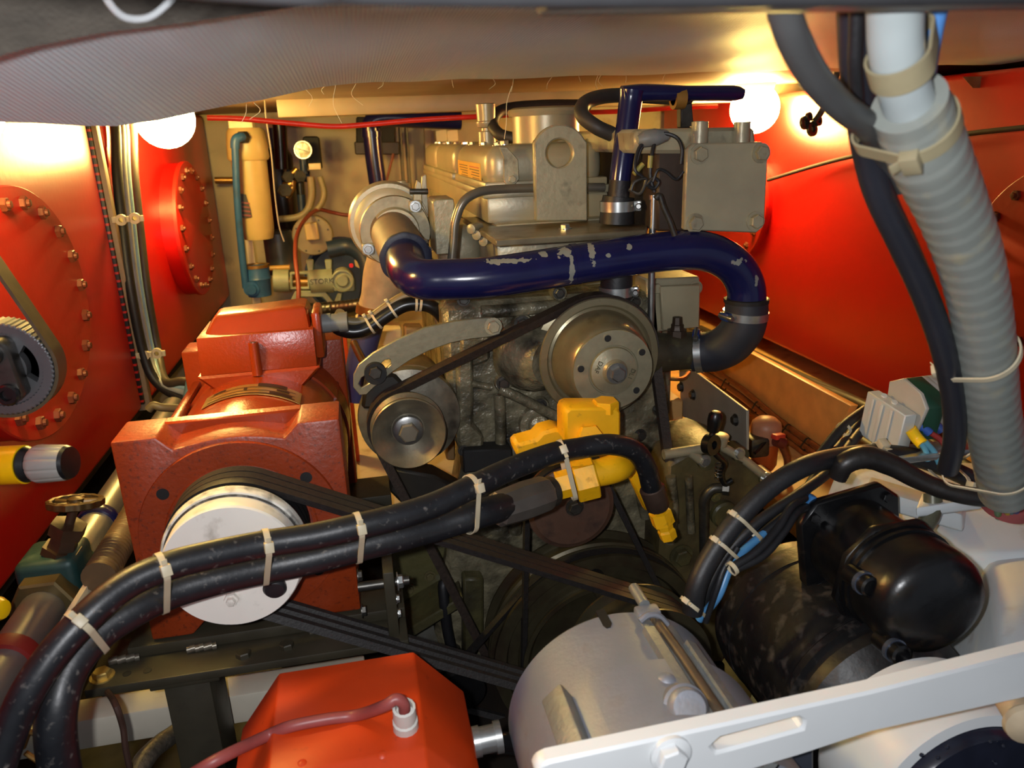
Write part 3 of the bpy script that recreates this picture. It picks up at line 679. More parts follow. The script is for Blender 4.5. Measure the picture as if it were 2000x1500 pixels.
# alternator
ac = P(800, 828, 1.27); RA = 97*S(800, 828, 1.30)
AL = thing('alternator', 'engine alternator with a worn grey fan pulley below the curved strap', 'alternator', (ac.x, 1.42, ac.z-.1))
obj('alternator_body', lathe([(-.17, 0), (-.17, .055), (-.16, .072), (-.06, .078), (-.05, .074), (-.045, 0)], Vector((ac.x+.012, 1.335, ac.z+.0)), (0, -1, 0), 40), M('bronze_dark_casting', (112, 92, 62), .45, .4, .2, 25, .2, 60, dirt=(40, 30, 20), damt=.4), AL)
worn = M('worn_scored_metal', (112, 106, 92), .42, .5, .25, 40, .3, 60, dirt=(34, 30, 26), damt=.42, dscale=26)
fan = obj('cooling_fan', lathe([(-.045, 0), (-.045, RA*1.03), (-.036, RA*1.05), (-.020, RA*1.03), (-.016, RA*.90), (-.010, RA*.72), (-.010, 0)], Vector((ac.x+.004, 1.302, ac.z-.008)), (0, -1, 0), 64), worn, AL, 30)
RP = RA*.70
pu = obj('alternator_pulley', lathe([(-.052, 0), (-.052, RP*.86), (-.010, RP*.86), (-.009, RP*1.04), (-.006, RP*1.04), (.004, RP*.84), (.016, RP*1.02), (.024, RP*1.03), (.026, RP*1.0), (.020, RP*.90), (.006, RP*.62), (.000, RP*.46), (.0, 0)], Vector((ac.x-.004, 1.262, ac.z-.006)), (0, -1, 0), 56), M('worn_pulley_steel', (128, 120, 102), .34, .6, .2, 40, .15, 80, dirt=(52, 46, 38), damt=.3, dscale=24), AL, 30)
pc = Vector((ac.x-.004, 1.262, ac.z-.006))
obj('pulley_washer', lathe([(.0, 0), (.0, RP*.44), (.010, RP*.42), (.012, RP*.36), (.012, 0)], pc, (0, -1, 0), 28), steel(), pu)
bolt(pu, pc+Vector((0, -.011, 0)), (0, -1, 0), .0175, M('worn_nut', (140, 136, 122), .35, .7), washer=False, spin=.1)
obj('mount_ear', pxp([(716, 735), (770, 730), (800, 760), (760, 800), (705, 800)], 1.31, .05, .006), M('dark_alternator_casting', (40, 36, 30), .5, .2), AL)
obj('mounting_foot', pxp([(770, 915), (850, 930), (905, 960), (905, 990), (800, 1000), (760, 960)], 1.33, .06, .005), M('dark_alternator_casting', (40, 36, 30), .5, .2), AL)
# curved adjusting strap
up = [(690, 733), (700, 712), (728, 690), (775, 664), (830, 640), (885, 628), (930, 622), (960, 620), (976, 626), (982, 640), (976, 653), (958, 658)]
lo = [(920, 662), (880, 670), (840, 684), (800, 704), (765, 728), (730, 757), (716, 771), (702, 772), (690, 756)]
slot = [(706, 758), (700, 750), (706, 738), (735, 718), (752, 703), (762, 702), (764, 712), (750, 724), (722, 748)]
ST = thing('adjusting_strap', 'curved slotted steel strap holding the alternator', 'strap', P(830, 700, 1.285))
obj('strap_bar', pxp(up+lo, 1.29, .008, .0012, [slot]), M('brushed_strap_metal', (140, 136, 116), .34, .5, .12, 80, .1, 250), ST)
bolt(ST, P(963, 637, 1.29), (0, -1, 0), .0115, champ(), spin=.2)
o = obj('clamp_washer', lathe([(0, 0), (0, .019), (.012, .019), (.012, 0)], P(733, 727, 1.29), (0, -1, 0), 28), blackm(), ST)
bolt(ST, P(733, 727, 1.278), (0, -1, 0), .0115, dsteel(), washer=False, spin=.2)
# belts
def bl(circles, Y, w, label, mat=None, th=.010):
    return tag(obj('v_belt', belt(circles, Y, w, th), mat or beltm()), label, 'belt')
cir = lambda c, r: (c.x, c.z, r)
bl([cir(wc, R*.90), cir(pc, RP*.88), cir(cr, RC*.94)], 1.274, .032, 'broad drive belt from the alternator over the water pump pulley to the crank pulley', beltmb(), .015)
# brown idler below the yellow pump with its own belt
ic = P(1116, 992, 1.20); RI = 80*S(1116, 992, 1.2)
HP = thing('hydraulic_pump', 'yellow-painted hydraulic pump with a rusty brown pulley in front of the engine', 'pump', P(1110, 1080, 1.26))
rust = M('rusty_disc', (88, 64, 52), .55, .3, .15, 30, .2, 80, dirt=(40, 28, 24), damt=.45, dscale=30)
ip = obj('pump_pulley', lathe([(-.03, 0), (-.03, RI*1.12), (-.022, RI*1.12), (-.014, RI*1.0), (-.006, RI*1.08), (.0, RI*1.08), (.002, RI*1.0), (.004, RI*.96), (.004, 0)], ic, (0, -1, 0), 56), rust, HP, 30)
bolt(ip, P(1122, 990, 1.196), (0, -1, 0), .0125, dsteel(), spin=.2)
obj('pump_body', lathe([(-.12, 0), (-.12, .05), (-.035, .055), (-.03, 0)], ic, (0, -1, 0), 32), blackm(), HP)
bl([cir(ic, RI*1.0), cir(cr, RC*.70)], 1.205, .017, 'thin belt running down from the rusty brown pulley')
# ---- yellow pump block
ym = yellow()
o = obj('valve_block', pxp([(1104, 806), (1114, 797), (1205, 797), (1213, 804), (1213, 868), (1104, 868)], 1.10, .055, .004), ym, HP)
obj('block_cap', lathe([(-.004, .021), (.012, .021), (.014, .019), (.014, 0)], P(1183, 797, 1.12), (0, 0, 1), 6, None, 1.15, 1), ym, o)
obj('adapter_flange', pxp([(1008, 868), (1018, 866), (1048, 858), (1060, 845), (1085, 838), (1106, 842), (1108, 895), (1016, 898), (1006, 885)], 1.14, .05, .005), ym, HP)
obj('union_nut', lathe([(-.02, .024), (.014, .024), (.018, .021), (.018, 0)], P(1150, 860, 1.09), (0, -.8, .5), 6), ym, HP)
obj('elbow', tube(pt((1132, 925, 1.03), (1165, 924, 1.03), (1200, 915, 1.04), (1214, 905, 1.07), (1190, 880, 1.12)), [.021, .021, .0225, .022, .020], 20, 6), ym, HP)
obj('hex_nut', lathe([(-.017, .030), (-.015, .032), (.015, .032), (.017, .030), (.017, 0)], P(1143, 936, 1.02), (1, -.12, .2), 6), ym, HP, 20)
obj('hex_nut', lathe([(-.012, .021), (.012, .021), (.012, 0)], P(1103, 945, 1.01), (1, -.12, .2), 6), ym, HP, 20)
obj('drain_tail', prism([P(1226, 925, 1.12), P(1245, 920, 1.12), P(1275, 990, 1.13), P(1262, 1000, 1.13)], (0, .02, 0), .003), ym, HP)
o = obj('hose_tail', lathe([(-.03, .013), (-.012, .013), (-.010, .019), (.012, .019), (.014, .014), (.022, .013), (.026, .015), (.040, .014), (.042, 0)], P(1292, 1010, 1.05), (.32, -.1, -1), 6), ym, HP, 20)
# generator belts (three V-belts side by side)
gpc = P(458, 1092, .93); RG = 137*S(458, 1092, .93)

# ================================================================ GENERATOR
YG = 1.05
gx0, gx1 = P(213, 862, YG).x, P(663, 823, YG).x
gzt = P(430, 842, YG).z; gzb = P(430, 1232, YG).z
gxc = (gx0+gx1)/2; gzc = (gzt+gzb)/2; gh_ = (gx1-gx0)/2; gv = (gzt-gzb)/2
gc = Vector((gxc, YG, gzc))
GN = thing('generator', 'brick orange belt-driven generator with a white pulley drum', 'generator', (gxc, YG+.25, gzb))
def square_flange(y, t, s=1.0, notch=True):
    w, h = gh_*s, gv*s; n = w*.62; d = .020
    pts = []
    if notch:
        side = [(-w, h), (-n, h), (-n+d, h-d)] + [(-n+d+(2*(n-d))*i/8, h-d+.010*sin(pi*i/8)) for i in range(1, 8)] + [(n-d, h-d), (n, h), (w, h)]
        bot = [(w, -h), (n, -h), (n-d, -h+d), (-n+d, -h+d), (-n, -h), (-w, -h)]
        pts = side+bot
    else: pts = [(-w, h), (w, h), (w, -h), (-w, -h)]
    return prism([(gxc+x, y, gzc+z) for x, z in pts], (0, t, 0), .004, seg=2)
fl = obj('front_flange', square_flange(YG, .085), gend(), GN)
obj('back_web', prism([(gxc-gh_*.64, YG+.060, gzc+gv-.03), (gxc-gh_*.64, YG+.060, gzc+gv), (gxc+gh_*.64, YG+.060, gzc+gv), (gxc+gh_*.64, YG+.060, gzc+gv-.03)], (0, .024, 0), .003), gen(), fl)
# raised and recessed circles of the flange face
rr = gh_*.93
obj('face_ring', lathe([(-.004, rr*.60), (.006, rr*.60), (.006, rr*.735), (.0045, rr*.75), (.0045, rr*.99), (.001, rr), (-.004, rr)], gc, (0, -1, 0), 72), gend(), fl, 25)
obj('bearing_recess', lathe([(.0, 0), (.002, rr*.66), (.0062, rr*.665), (.0062, rr*.70), (.0, rr*.71)], gc, (0, -1, 0), 64), M('dusty_orange_dark', (118, 44, 24), .7, 0, .3, 60, .4, 200, dirt=(34, 16, 10), damt=.6, dscale=90), fl, 25)
for a in (38, 142, -38, 218):
    a = radians(a)
    obj('bolt_hole', lathe([(.0035, 0), (.0035, .0085), (.0052, .0085), (.0054, 0)], gc+Vector((rr*.87*cos(a), 0, rr*.87*sin(a))), (0, -1, 0), 18), blackm(), fl)
RB = gh_*.97
obj('barrel', lathe([(-.50, RB), (-.09, RB), (-.07, RB*.98), (-.06, 0)], gc, (0, -1, 0), 64), gen(), GN)
obj('barrel_step', lathe([(-.46, RB*.9), (-.46, RB*1.03), (-.36, RB*1.03), (-.36, RB*.9)], gc+Vector((0, 0, 0)), (0, -1, 0), 64), gen(), GN)
obj('rear_flange', square_flange(YG+.47, .08, 1.0, False), gen(), GN)
obj('side_rail', box(gxc-gh_*.92, gxc-gh_*.82, YG+.08, YG+.49, gzc+.02, gzc+gv*.62, .004), gen(), GN)
obj('side_rail', box(gxc+gh_*.78, gxc+gh_*.90, YG+.08, YG+.49, gzc-.05, gzc+gv*.45, .004), gen(), GN)
# terminal box on top
yb = YG+.30
t0 = P(400, 737, yb); t1 = P(605, 712, yb)
zb0 = gzc+RB*.80; zb1 = P(500, 725, yb).z; zb2 = P(500, 655, yb).z
tx0, tx1 = t0.x-.006, t1.x+.012
b = NB()
b = prism([(tx0-.008, yb-.006, zb1), (tx0+.03, yb-.006, zb0), (tx1-.03, yb-.006, zb0), (tx1+.008, yb-.006, zb1)], (0, .17, 0), .004)
tb = obj('terminal_box', b, gen(), GN)
b = box(tx0, tx1, yb, yb+.15, zb1, zb2, .001)
for v in b.verts:
    if v.co.z > (zb1+zb2)/2: v.co.y += .012 if v.co.y < yb+.07 else 0
bevel(b, .012, 4, ang=60)
lid = obj('box_lid', b, gen(), tb)
b = prism([(tx0+.004, yb+.012, zb2-.006), (tx0+.035, yb+.05, zb2+.030), (tx1-.006, yb+.05, zb2+.030), (tx1-.004, yb+.012, zb2-.006)], (0, .10, 0), .008, seg=3)
b = hexa([(tx0+.003, yb+.014, zb2-.012), (tx1-.003, yb+.014, zb2-.012), (tx1-.003, yb+.145, zb2-.012), (tx0+.003, yb+.145, zb2-.012),
          (tx0+.022, yb+.075, zb2+.026), (tx1-.010, yb+.055, zb2+.034), (tx1-.010, yb+.145, zb2+.034), (tx0+.022, yb+.145, zb2+.026)], .010)
obj('lid_top', b, gen(), tb)
o = obj('screw_tower', lathe([(-.012, .009), (.046, .0085), (.046, .0)], Vector(((tx0+tx1)/2-.004, yb-.003, zb1+.006)), (0, .05, 1), 20), gen(), tb)
obj('tower_screw', lathe([(0, 0), (0, .0055), (.003, .0055), (.003, 0)], Vector(((tx0+tx1)/2-.004, yb-.001, zb1+.050)), (0, .05, 1), 16), steel(), tb)
obj('gland_plate', box(tx1-.002, tx1+.014, yb+.03, yb+.125, zb1+.004, zb2+.026, .006), gen(), tb)
gl = Vector((tx1+.014, yb+.07, zb2-.004))
g = obj('cable_gland', lathe([(0, .018), (.016, .018), (.016, .0165), (.030, .0165), (.030, .0185), (.046, .0185), (.046, .012), (.046, 0)], gl, (1, -.05, 0), 10), M('grey_plastic', (112, 114, 112), .5), tb)
# nameplate curved on the barrel
b = NB(); vs = []
np_y0, np_y1 = YG+.185, YG+.24
for i in range(15):
    a = radians(118-62*i/14); rr_ = RB+.0015
    vs.append([b.verts.new((gxc+rr_*cos(a), y, gzc+rr_*sin(a))) for y in (np_y0, np_y1)])
for A, B in zip(vs, vs[1:]): b.faces.new((A[0], A[1], B[1], B[0]))
r = bmesh.ops.extrude_face_region(b, geom=list(b.faces)); bmesh.ops.translate(b, verts=[g_ for g_ in r['geom'] if isinstance(g_, bmesh.types.BMVert)], vec=(0, 0, .001))
npo = obj('nameplate', b, M('gold_plate', (190, 160, 92), .3, .7, .06), GN)
for (ya, yb_, a0, a1) in ((.004, .008, 114, 60), (.020, .022, 114, 60), (.037, .039, 114, 60), (.042, .058, 84, 66), (.008, .018, 76, 62), (.042, .05, 112, 104), (.026, .034, 72, 64), (.024, .036, 92, 90)):
    b = NB(); vs = []
    for i in range(7):
        a = radians(a0+(a1-a0)*i/6); vs.append([b.verts.new((gxc+(RB+.0032)*cos(a), np_y0+y, gzc+(RB+.0032)*sin(a))) for y in (ya, yb_)])
    for A, B in zip(vs, vs[1:]): b.faces.new((A[0], A[1], B[1], B[0]))
    obj('print_block', b, M('plate_print', (52, 34, 20), .5), npo)
# white pulley drum
pd = obj('pulley_drum', lathe([(-.10, 0), (-.10, RG*.9), (-.085, RG*1.0), (-.076, RG*.9), (-.067, RG*1.0), (-.058, RG*.9), (-.049, RG*1.0), (-.040, RG*.9), (-.031, RG*1.01), (-.022, RG*1.01), (-.020, RG*.985)], gpc, (0, -1, 0), 80), black(), GN, 30)
wd = M('chipped_white_paint', (228, 224, 214), .45, 0, .04, 12, .15, 60, dirt=(128, 116, 100), damt=.36, dscale=30)
obj('drum_rim', lathe([(-.026, RG*.9), (-.026, RG*1.012), (-.010, RG*1.012), (-.008, RG*1.0), (-.008, RG*.965)], gpc, (0, -1, 0), 80), M('flaked_white_over_black', (222, 220, 210), .45, 0, .05, 12, .3, 60, dirt=(34, 34, 34), damt=.62, dscale=38), pd, 30)
obj('drum_groove', lathe([(-.012, RG*.90), (-.009, RG*.97), (-.007, RG*.97), (-.007, RG*.94), (-.012, RG*.90)], gpc, (0, -1, 0), 80), M('flaked_dark_ring', (50, 48, 44), .5, 0, .2, dirt=(190, 186, 176), damt=.4, dscale=50), pd, 30)
obj('drum_face', lathe([(-.02, 0), (-.02, RG*.94), (.018, RG*.94), (.021, RG*.92), (.021, 0)], gpc, (0, -1, 0), 80), wd, pd, 30)
sp = P(452, 1170, .908)
obj('centre_stud', lathe([(-.004, .010), (.004, .009), (.004, .006), (.010, .0055), (.011, 0)], sp, (0, -1, 0), 6), wd, pd)
obj('rubber_grommet', lathe([(-.006, 0), (-.006, .014), (.004, .015), (.008, .012), (.009, 0)], P(537, 1146, .908), (0, -1, -.2), 20), rubber(), pd)
gs = P(1258, 1296, .97)
for k in range(3):
    tag(obj('v_belt', belt([(gpc.x, gpc.z, RG*.92), (gs.x, gs.z, .094)], .962+k*.019, .0165, .010), beltm()), ['outermost', 'middle', 'innermost'][k]+' of three parallel belts round the white drum', 'belt')
# the crank's front sheave that carries them
fsh = obj('front_sheave', lathe([(-.06, 0), (-.06, .108), (-.056, .108), (-.053, .093), (.008, .093), (.011, .108), (.015, .108), (.015, .07), (.0, .06), (.0, 0)], Vector((gs.x, .97, gs.z)), (0, -1, 0), 56), MATS['oily_pulley_metal'], ENG, 30)
obj('sheave_shaft', tube([Vector((gs.x, 1.02, gs.z)), Vector((gs.x, 1.38, gs.z))], .018, 16, 1), dsteel(), ENG)

# ---- mounting frame
FR = thing('generator_stand', 'olive steel frame with welded rail carrying the generator', 'frame', (gxc, .98, 0))
fz = gzb-.002
fo = M('dark_olive_frame', (58, 54, 42), .45, .1, .15, 20, .2, 60, dirt=(38, 30, 22), damt=.35, dscale=16)
fyel = fo
xl, xr_ = P(196, 1290, 1.0).x, P(792, 1190, 1.0).x
obj('rail', box(xl+.02, xr_, PZ(400, 1266, fz-.020).y, 1.12, fz-.019, fz-.001, .002), fo, FR)
zpl = fz-.020
yr = PZ(400, 1266, zpl).y
yf = PZ(400, 1312, zpl).y
fp = obj('base_plate', box(xl-.025, xr_, yf, 1.10, zpl-.014, zpl, .002), fo, FR)
obj('rear_rail', box(xl+.02, xr_, 1.45, 1.55, fz-.035, fz-.001, .002), fo, FR)
obj('rear_post', box(gxc-.05, gxc+.05, 1.47, 1.53, .0, fz-.034, .002), fo, FR)
for x in (245, 400, 640):
    p = P(x, 1290, yr); b = NB()
    for i in range(7): lathe([(-.004, 0), (-.003, .006), (.003, .006), (.004, 0)], Vector((p.x+(i-3)*.006, yr-.003, zpl+.004+.0012*(i % 2))), (1, .2, 0), 10, b)
    obj('weld_bead', b, M('weld_metal', (112, 106, 94), .35, .6, .2), FR)
px_ = P(352, 1400, .94).x
obj('post', box(px_-.033, px_+.030, yf+.012, yf+.10, 0, zpl-.013, .002), fo, FR)
obj('post_head', box(px_-.05, px_+.045, yf+.006, yf+.11, zpl-.024, zpl-.013, .002), fo, FR)
bp1 = PZ(200, 1322, zpl)
o = bolt(FR, Vector((bp1.x, bp1.y, zpl)), (0, 0, 1), .0125, M('yellow_passivated', (176, 150, 84), .4, .6), name='bolt')
obj('plate_nut', lathe([(0, 0), (0, .011), (-.012, .011), (-.012, 0)], Vector((bp1.x, bp1.y, zpl-.013)), (0, 0, 1), 6), dsteel(), FR)
for x, y in ((248, 1316), (288, 1310)):
    q = PZ(x, y, zpl); obj('plate_hole', lathe([(-.001, 0), (-.001, .006), (.0008, .006), (.0009, 0)], Vector((q.x, q.y, zpl)), (0, 0, 1), 14), blackm(), FR)
for x, y in ((560, 1264), (476, 1281)):
    q = PZ(x, y, zpl); bolt(FR, Vector((q.x, q.y, zpl)), (0, 0, 1), .011, fo, washer=False)
# tension screw at the right of the frame
xs = xr_-.02
obj('tension_lug', box(xs-.008, xs+.008, 1.0, 1.06, zpl, zpl+.11, .002), fo, FR)
o = obj('tension_screw', tube([Vector((gx1+.0, 1.03, zpl+.075)), Vector((xs+.03, 1.03, zpl+.075))], .0065, 12, 40, rf=rib(.002, .12), smooth=False), dsteel(), FR)
bolt(FR, Vector((xs+.012, 1.03, zpl+.075)), (1, 0, 0), .0105, zinc())
for z in (.03, .055): bolt(FR, Vector((xs+.008, 1.015, zpl+z)), (1, 0, 0), .006, zinc())
for z in (.04, .10): bolt(FR, Vector((gx1+.002, 1.02, zpl+z)), (1, 0, 0), .008, dsteel())
# earth wire from the plate bolt and braided hose behind the post
tag(obj('earth_wire', tube([Vector((bp1.x, bp1.y, zpl-.02))]+pt((225, 1375, .92), (240, 1420, .92), (245, 1460, .92), (255, 1520, .93), (250, 1600, .95)), .0042, 8, 6), M('brown_wire', (70, 50, 42), .5)), 'brown earth wire hanging from the frame bolt', 'wire')
tag(obj('braided_hose', tube(pt((470, 1380, 1.2), (400, 1400, 1.12), (330, 1440, 1.04), (285, 1480, .98), (255, 1540, .93), (230, 1620, .9)), .014, 14, 10, rf=lambda s, t: 1+.05*sin(3*t+s*500)*sin(3*t-s*500)), M('steel_braid', (120, 112, 100), .4, .6, .35, 160, .4, 300)), 'steel braided hose crossing behind the frame post', 'hose')

# ================================================================ HYDRAULIC HOSES
big = [(1068, 962, 1.0), (1000, 985, .97), (940, 1002, .93), (860, 1026, .915), (780, 1047, .897), (700, 1067, .885), (610, 1090, .874), (520, 1108, .864), (420, 1130, .845), (330, 1157, .825), (260, 1191, .80), (190, 1238, .775), (134, 1308, .745), (110, 1390, .72), (112, 1470, .715), (130, 1560, .72)]
sml = [(1272, 950, 1.04), (1262, 912, 1.03), (1238, 880, 1.02), (1190, 868, 1.01), (1130, 876, 1.0), (1080, 886, .98), (1000, 915, .95), (920, 952, .91), (850, 985, .885), (780, 1008, .865), (700, 1028, .85), (610, 1048, .84), (520, 1062, .83), (420, 1082, .81), (330, 1105, .79), (250, 1140, .77), (180, 1195, .745), (110, 1270, .72), (55, 1350, .70), (20, 1430, .69), (-10, 1520, .68)]
rbig = .0198; rsml = .0160
HB1 = thing('hydraulic_hose', 'thick black hydraulic hose with a crimped steel ferrule', 'hose', P(520, 1118, .85))
obj('hose_body', tube(pt(*big[1:]), rbig, 20, 8), rubsp(), HB1)
d0 = (P(*big[0])-P(*big[1])).normalized()
cf = P(1032, 975, .985)
obj('crimp_ferrule', lathe([(-.060, .0215), (-.056, .0255), (-.01, .0285), (.026, .0275), (.034, .025), (.036, .019), (.040, .019), (.040, 0)], cf, d0, 10), M('oxidised_steel', (104, 98, 92), .4, .6, .12, 40, .1, 80), HB1, 20)
obj('ferrule_collar', lathe([(.036, .0), (.036, .023), (.046, .023), (.047, 0)], cf, d0, 28), dsteel(), HB1)
HS1 = thing('hydraulic_hose', 'thinner black hydraulic hose arching over to the yellow hose tail', 'hose', P(520, 1062, .83))
obj('hose_body', tube(pt(*sml), rsml, 18, 8), rubsp(), HS1)
obj('crimp_ferrule', lathe([(-.018, .0165), (-.014, .0205), (.022, .0185), (.026, .015), (.026, 0)], P(1278, 968, 1.045), (.32, -.02, -1), 14), M('rusty_ferrule', (84, 66, 56), .5, .5, .25, 30, .2, 80), HS1)
cb = catmull(pt(*big), 6); cs_ = catmull(pt(*sml), 6)
def near(path, px, py):
    best = None
    for i, p in enumerate(path):
        v = p-CAM; x = 1000+FPX*v.dot(CR)/v.dot(CF); y = 750-FPX*v.dot(CU)/v.dot(CF); d = (x-px)**2+(y-py)**2
        if best is None or d < best[0]: best = (d, i)
    i = max(1, min(len(path)-2, best[1])); return path[i], (path[i+1]-path[i-1]).normalized()
for (x1, y1, x2, y2, hx, hy) in ((925, 950, 935, 1003, 0, -1), (698, 1028, 706, 1078, 0, -1), (516, 1063, 520, 1120, 0, -1), (322, 1108, 330, 1170, 0, -1), (160, 1212, 195, 1255, 0, -1)):
    p1, d1 = near(cs_, x1, y1); p2, d2 = near(cb, x2, y2); d = (d1*-1 if d1.dot(d2) < 0 else d1)+d2; d.normalize()
    p2 = p2-d*(p2-p1).dot(d)
    k_ = [925, 698, 516, 322, 160].index(x1)
    tie([(p1, rsml), (p2, rbig)], d, .0068, .0016, head=(-.1, -1, .25), label=['ivory cable tie on the paired hoses beside the crimped ferrule', 'ivory cable tie on the paired hoses right of the generator', 'ivory cable tie on the paired hoses over the middle of the white drum', 'ivory cable tie on the paired hoses at the edge of the white drum', 'ivory cable tie where the paired hoses bend down by the green valve'][k_], group='ties on the hydraulic hoses', hs=.012)
p1, d1 = near(cs_, 1095, 885)
tie([(p1, rsml), (P(1118, 948, 1.01), .021)], (1, 0, .25), .0068, .0016, head=(-.1, -1, .6), label='white cable tie from the thin hose round the yellow fitting', group='ties on the hydraulic hoses', hs=.012)

# ================================================================ ORANGE BOX AND ITS CABLE
OB = thing('belt_guard_box', 'bright orange folded steel box with a white cable gland', 'box', P(690, 1600, .75))
ya, ym_, yc = .86, .70, .60
zt0 = P(680, 1292, ya).z
xa, xb2 = P(545, 1312, ya).x, P(808, 1275, ya).x
xa2, xb3 = P(470, 1405, ya).x, P(905, 1340, ya).x
dz = .075; zlow = zt0-.42
sec = lambda y, zt_, dw: [(xa2-dw, y, zlow), (xa2-dw, y, zt_-dz), (xa-dw*.3, y, zt_), (xb2+dw*.3, y, zt_), (xb3+dw, y, zt_-dz), (xb3+dw, y, zlow)]
b = NB(); rings = [[b.verts.new(p) for p in sec(y, z, dw)] for y, z, dw in ((ya, zt0, 0), (ym_, zt0-.008, .0), (yc, zt0-.055, .0), (yc-.05, zt0-.13, 0))]
for A, B in zip(rings, rings[1:]):
    for i in range(5): b.faces.new((A[i], A[i+1], B[i+1], B[i]))
    b.faces.new((A[5], A[0], B[0], B[5]))
b.faces.new(rings[0]); b.faces.new(rings[-1])
bmesh.ops.recalc_face_normals(b, faces=b.faces); bevel(b, .003, 2, ang=10)
shell_ = obj('box_shell', b, M('bright_orange_paint', (200, 62, 16), .42, 0, .08, 14, .15, 60, dirt=(120, 40, 20), damt=.16, dscale=60), OB)
gq = hit(shell_, 793, 1424)[0]+Vector((0, 0, .008))
gland = obj('cable_gland', lathe([(-.022, .015), (.006, .0145), (.008, .0125), (.013, .0125), (.014, .0135), (.030, .013), (.031, .010), (.022, .0095), (.022, 0)], gq, (0, -.28, 1), 14), white(), OB)
for x, y in ((590, 1490), (746, 1474)):
    l_, n_ = hit(shell_, x, y)
    obj('rivet', lathe([(-.002, .0052), (.0002, .0052), (.0016, .0025), (.0018, 0)], l_, n_, 14), MATS['bright_orange_paint'], OB)
tag(obj('power_cable', tube([P(330, 1540, .72), P(420, 1486, .71)]+[hit(shell_, x, y+10)[0]+Vector((0, -.004, .006)) for x, y in ((520, 1432), (570, 1412), (640, 1398), (700, 1390))]+[gq+Vector((-.022, -.004, .032)), gq+Vector((-.008, -.006, .040)), gq+Vector((0, -.006, .032)), gq+Vector((0, -.004, .015))], .0068, 12, 8), M('mauve_red_cable', (150, 74, 70), .42, 0, .1, 40)), 'mauve red cable lying over the orange box into its gland', 'cable')
st_ = obj('side_coupling', lathe([(0, 0), (0, .018), (.008, .018), (.008, .016), (.026, .016), (.026, .019), (.034, .019), (.034, 0)], P(925, 1450, .74), (1, 0, .05), 20), zinc(), OB)
tag(obj('pipe_stub', tube([P(960, 1450, .745), P(1020, 1455, .76), P(1080, 1470, .8)], .013, 12, 3), black()), 'short black pipe leaving the coupling of the orange box', 'pipe')

# ================================================================ ALUMINIUM ALTERNATOR (near)
alu = M('cast_aluminium', (138, 141, 150), .5, .4, .1, 10, .2, 150, dirt=(128, 118, 106), damt=.3, dscale=20)
alu2 = M('rough_cast_aluminium', (140, 142, 140), .5, .5, .15, 30, .35, 200, dirt=(122, 112, 94), damt=.35, dscale=30)
aY = .76
A0 = P(1195, 1372, aY); RAl = 208*S(1195, 1372, aY)
AA = thing('alternator', 'bare aluminium alternator lying below the white slotted arm', 'alternator', (A0.x, .62, A0.z-RAl))
notch = lambda t, a: 1.0
shell = lathe([(-.004, 0), (-.004, RAl*.86), (0, RAl*.97), (.006, RAl), (.10, RAl*1.0), (.102, RAl*1.0), (.22, RAl*1.005), (.235, RAl*.98), (.25, RAl*.9), (.252, 0)], A0, (0, -1, 0), 72)
obj('housing', shell, alu, AA, 30)
def on(a, y, dr=0): a = radians(a); return A0+Vector(((RAl+dr)*cos(a), -y, (RAl+dr)*sin(a)))
# stepped front half of the housing (left and right of the rod channel)
def band(a0, a1, y0, y1, dr, mat, name):
    b = NB(); n = 14; L_ = []
    for i in range(n+1):
        a = a0+(a1-a0)*i/n; L_.append([b.verts.new(on(a, y, d)) for y, d in ((y0, -.004), (y0+.003, dr), (y1, dr), (y1, -.004))])
    for A, B in zip(L_, L_[1:]):
        for j in range(4): b.faces.new((A[j], A[(j+1) % 4], B[(j+1) % 4], B[j]))
    b.faces.new(L_[0]); b.faces.new(L_[-1]); bmesh.ops.recalc_face_normals(b, faces=b.faces)
    return obj(name, b, mat, AA, 30)
band(81, 116, .105, .25, .010, alu, 'stepped_shell'); band(20, 58, .10, .25, .010, alu, 'stepped_shell')
band(60, 79, .022, .25, .0025, alu2, 'rod_channel'); band(76, 81, .045, .25, .010, alu2, 'channel_wall'); band(57, 62, .062, .25, .010, alu2, 'channel_wall')
obj('cast_lug', hexa([on(126, .10, -.01), on(139, .10, -.01), on(139, .22, -.01), on(126, .22, -.01), on(126, .095, .020), on(137, .095, .020), on(137, .23, .020), on(126, .23, .020)], .003), alu2, AA)
tr = obj('through_bolt', tube([on(72, -.028, .004), on(69, .10, .004), on(68, .25, .004)], .0062, 14, 1, smooth=False), M('brown_rod', (104, 90, 74), .5, .5, .2), AA)
obj('stud_end', tube([on(74, -.034, .010), on(74, .004, .010)], .0068, 14, 1, smooth=False), alu2, AA)
obj('bolt_seat', obox(on(73, .012, .004), (0, -1, 0), (.020, .03, .014), .004), alu, AA)
obj('bolt_saddle', tube([on(80, .03, .004), on(76, .028, .011), on(71, .028, .012), on(65, .03, .004)], .004, 8, 5), alu, AA)
# cooling notch in the rim
b = NB()
nt_ = [on(98, -.006, .0012), on(93.5, -.006, .0012), on(93.5, .024, .0012), on(95, .030, .0012), on(97, .030, .0012), on(98, .024, .0012)]
b = prism(nt_, (0, 0, -.004), 0); obj('rim_notch', b, blackm(), AA)
dm = on(83, .175, .002)
obj('bearing_boss', lathe([(-.02, .024), (.006, .023), (.008, .020), (.016, .019), (.019, .016), (.020, 0)], dm, (-.05, -.75, .65), 28), alu, AA)
obj('boss_tip', lathe([(-.02, .012), (.004, .009), (.007, .005), (.008, 0)], on(85, .140, .006), (-.05, -.3, .95), 20), alu, AA)
bolt(AA, on(122, .23, .006), (-.4, -.5, .7), .014, alu2)

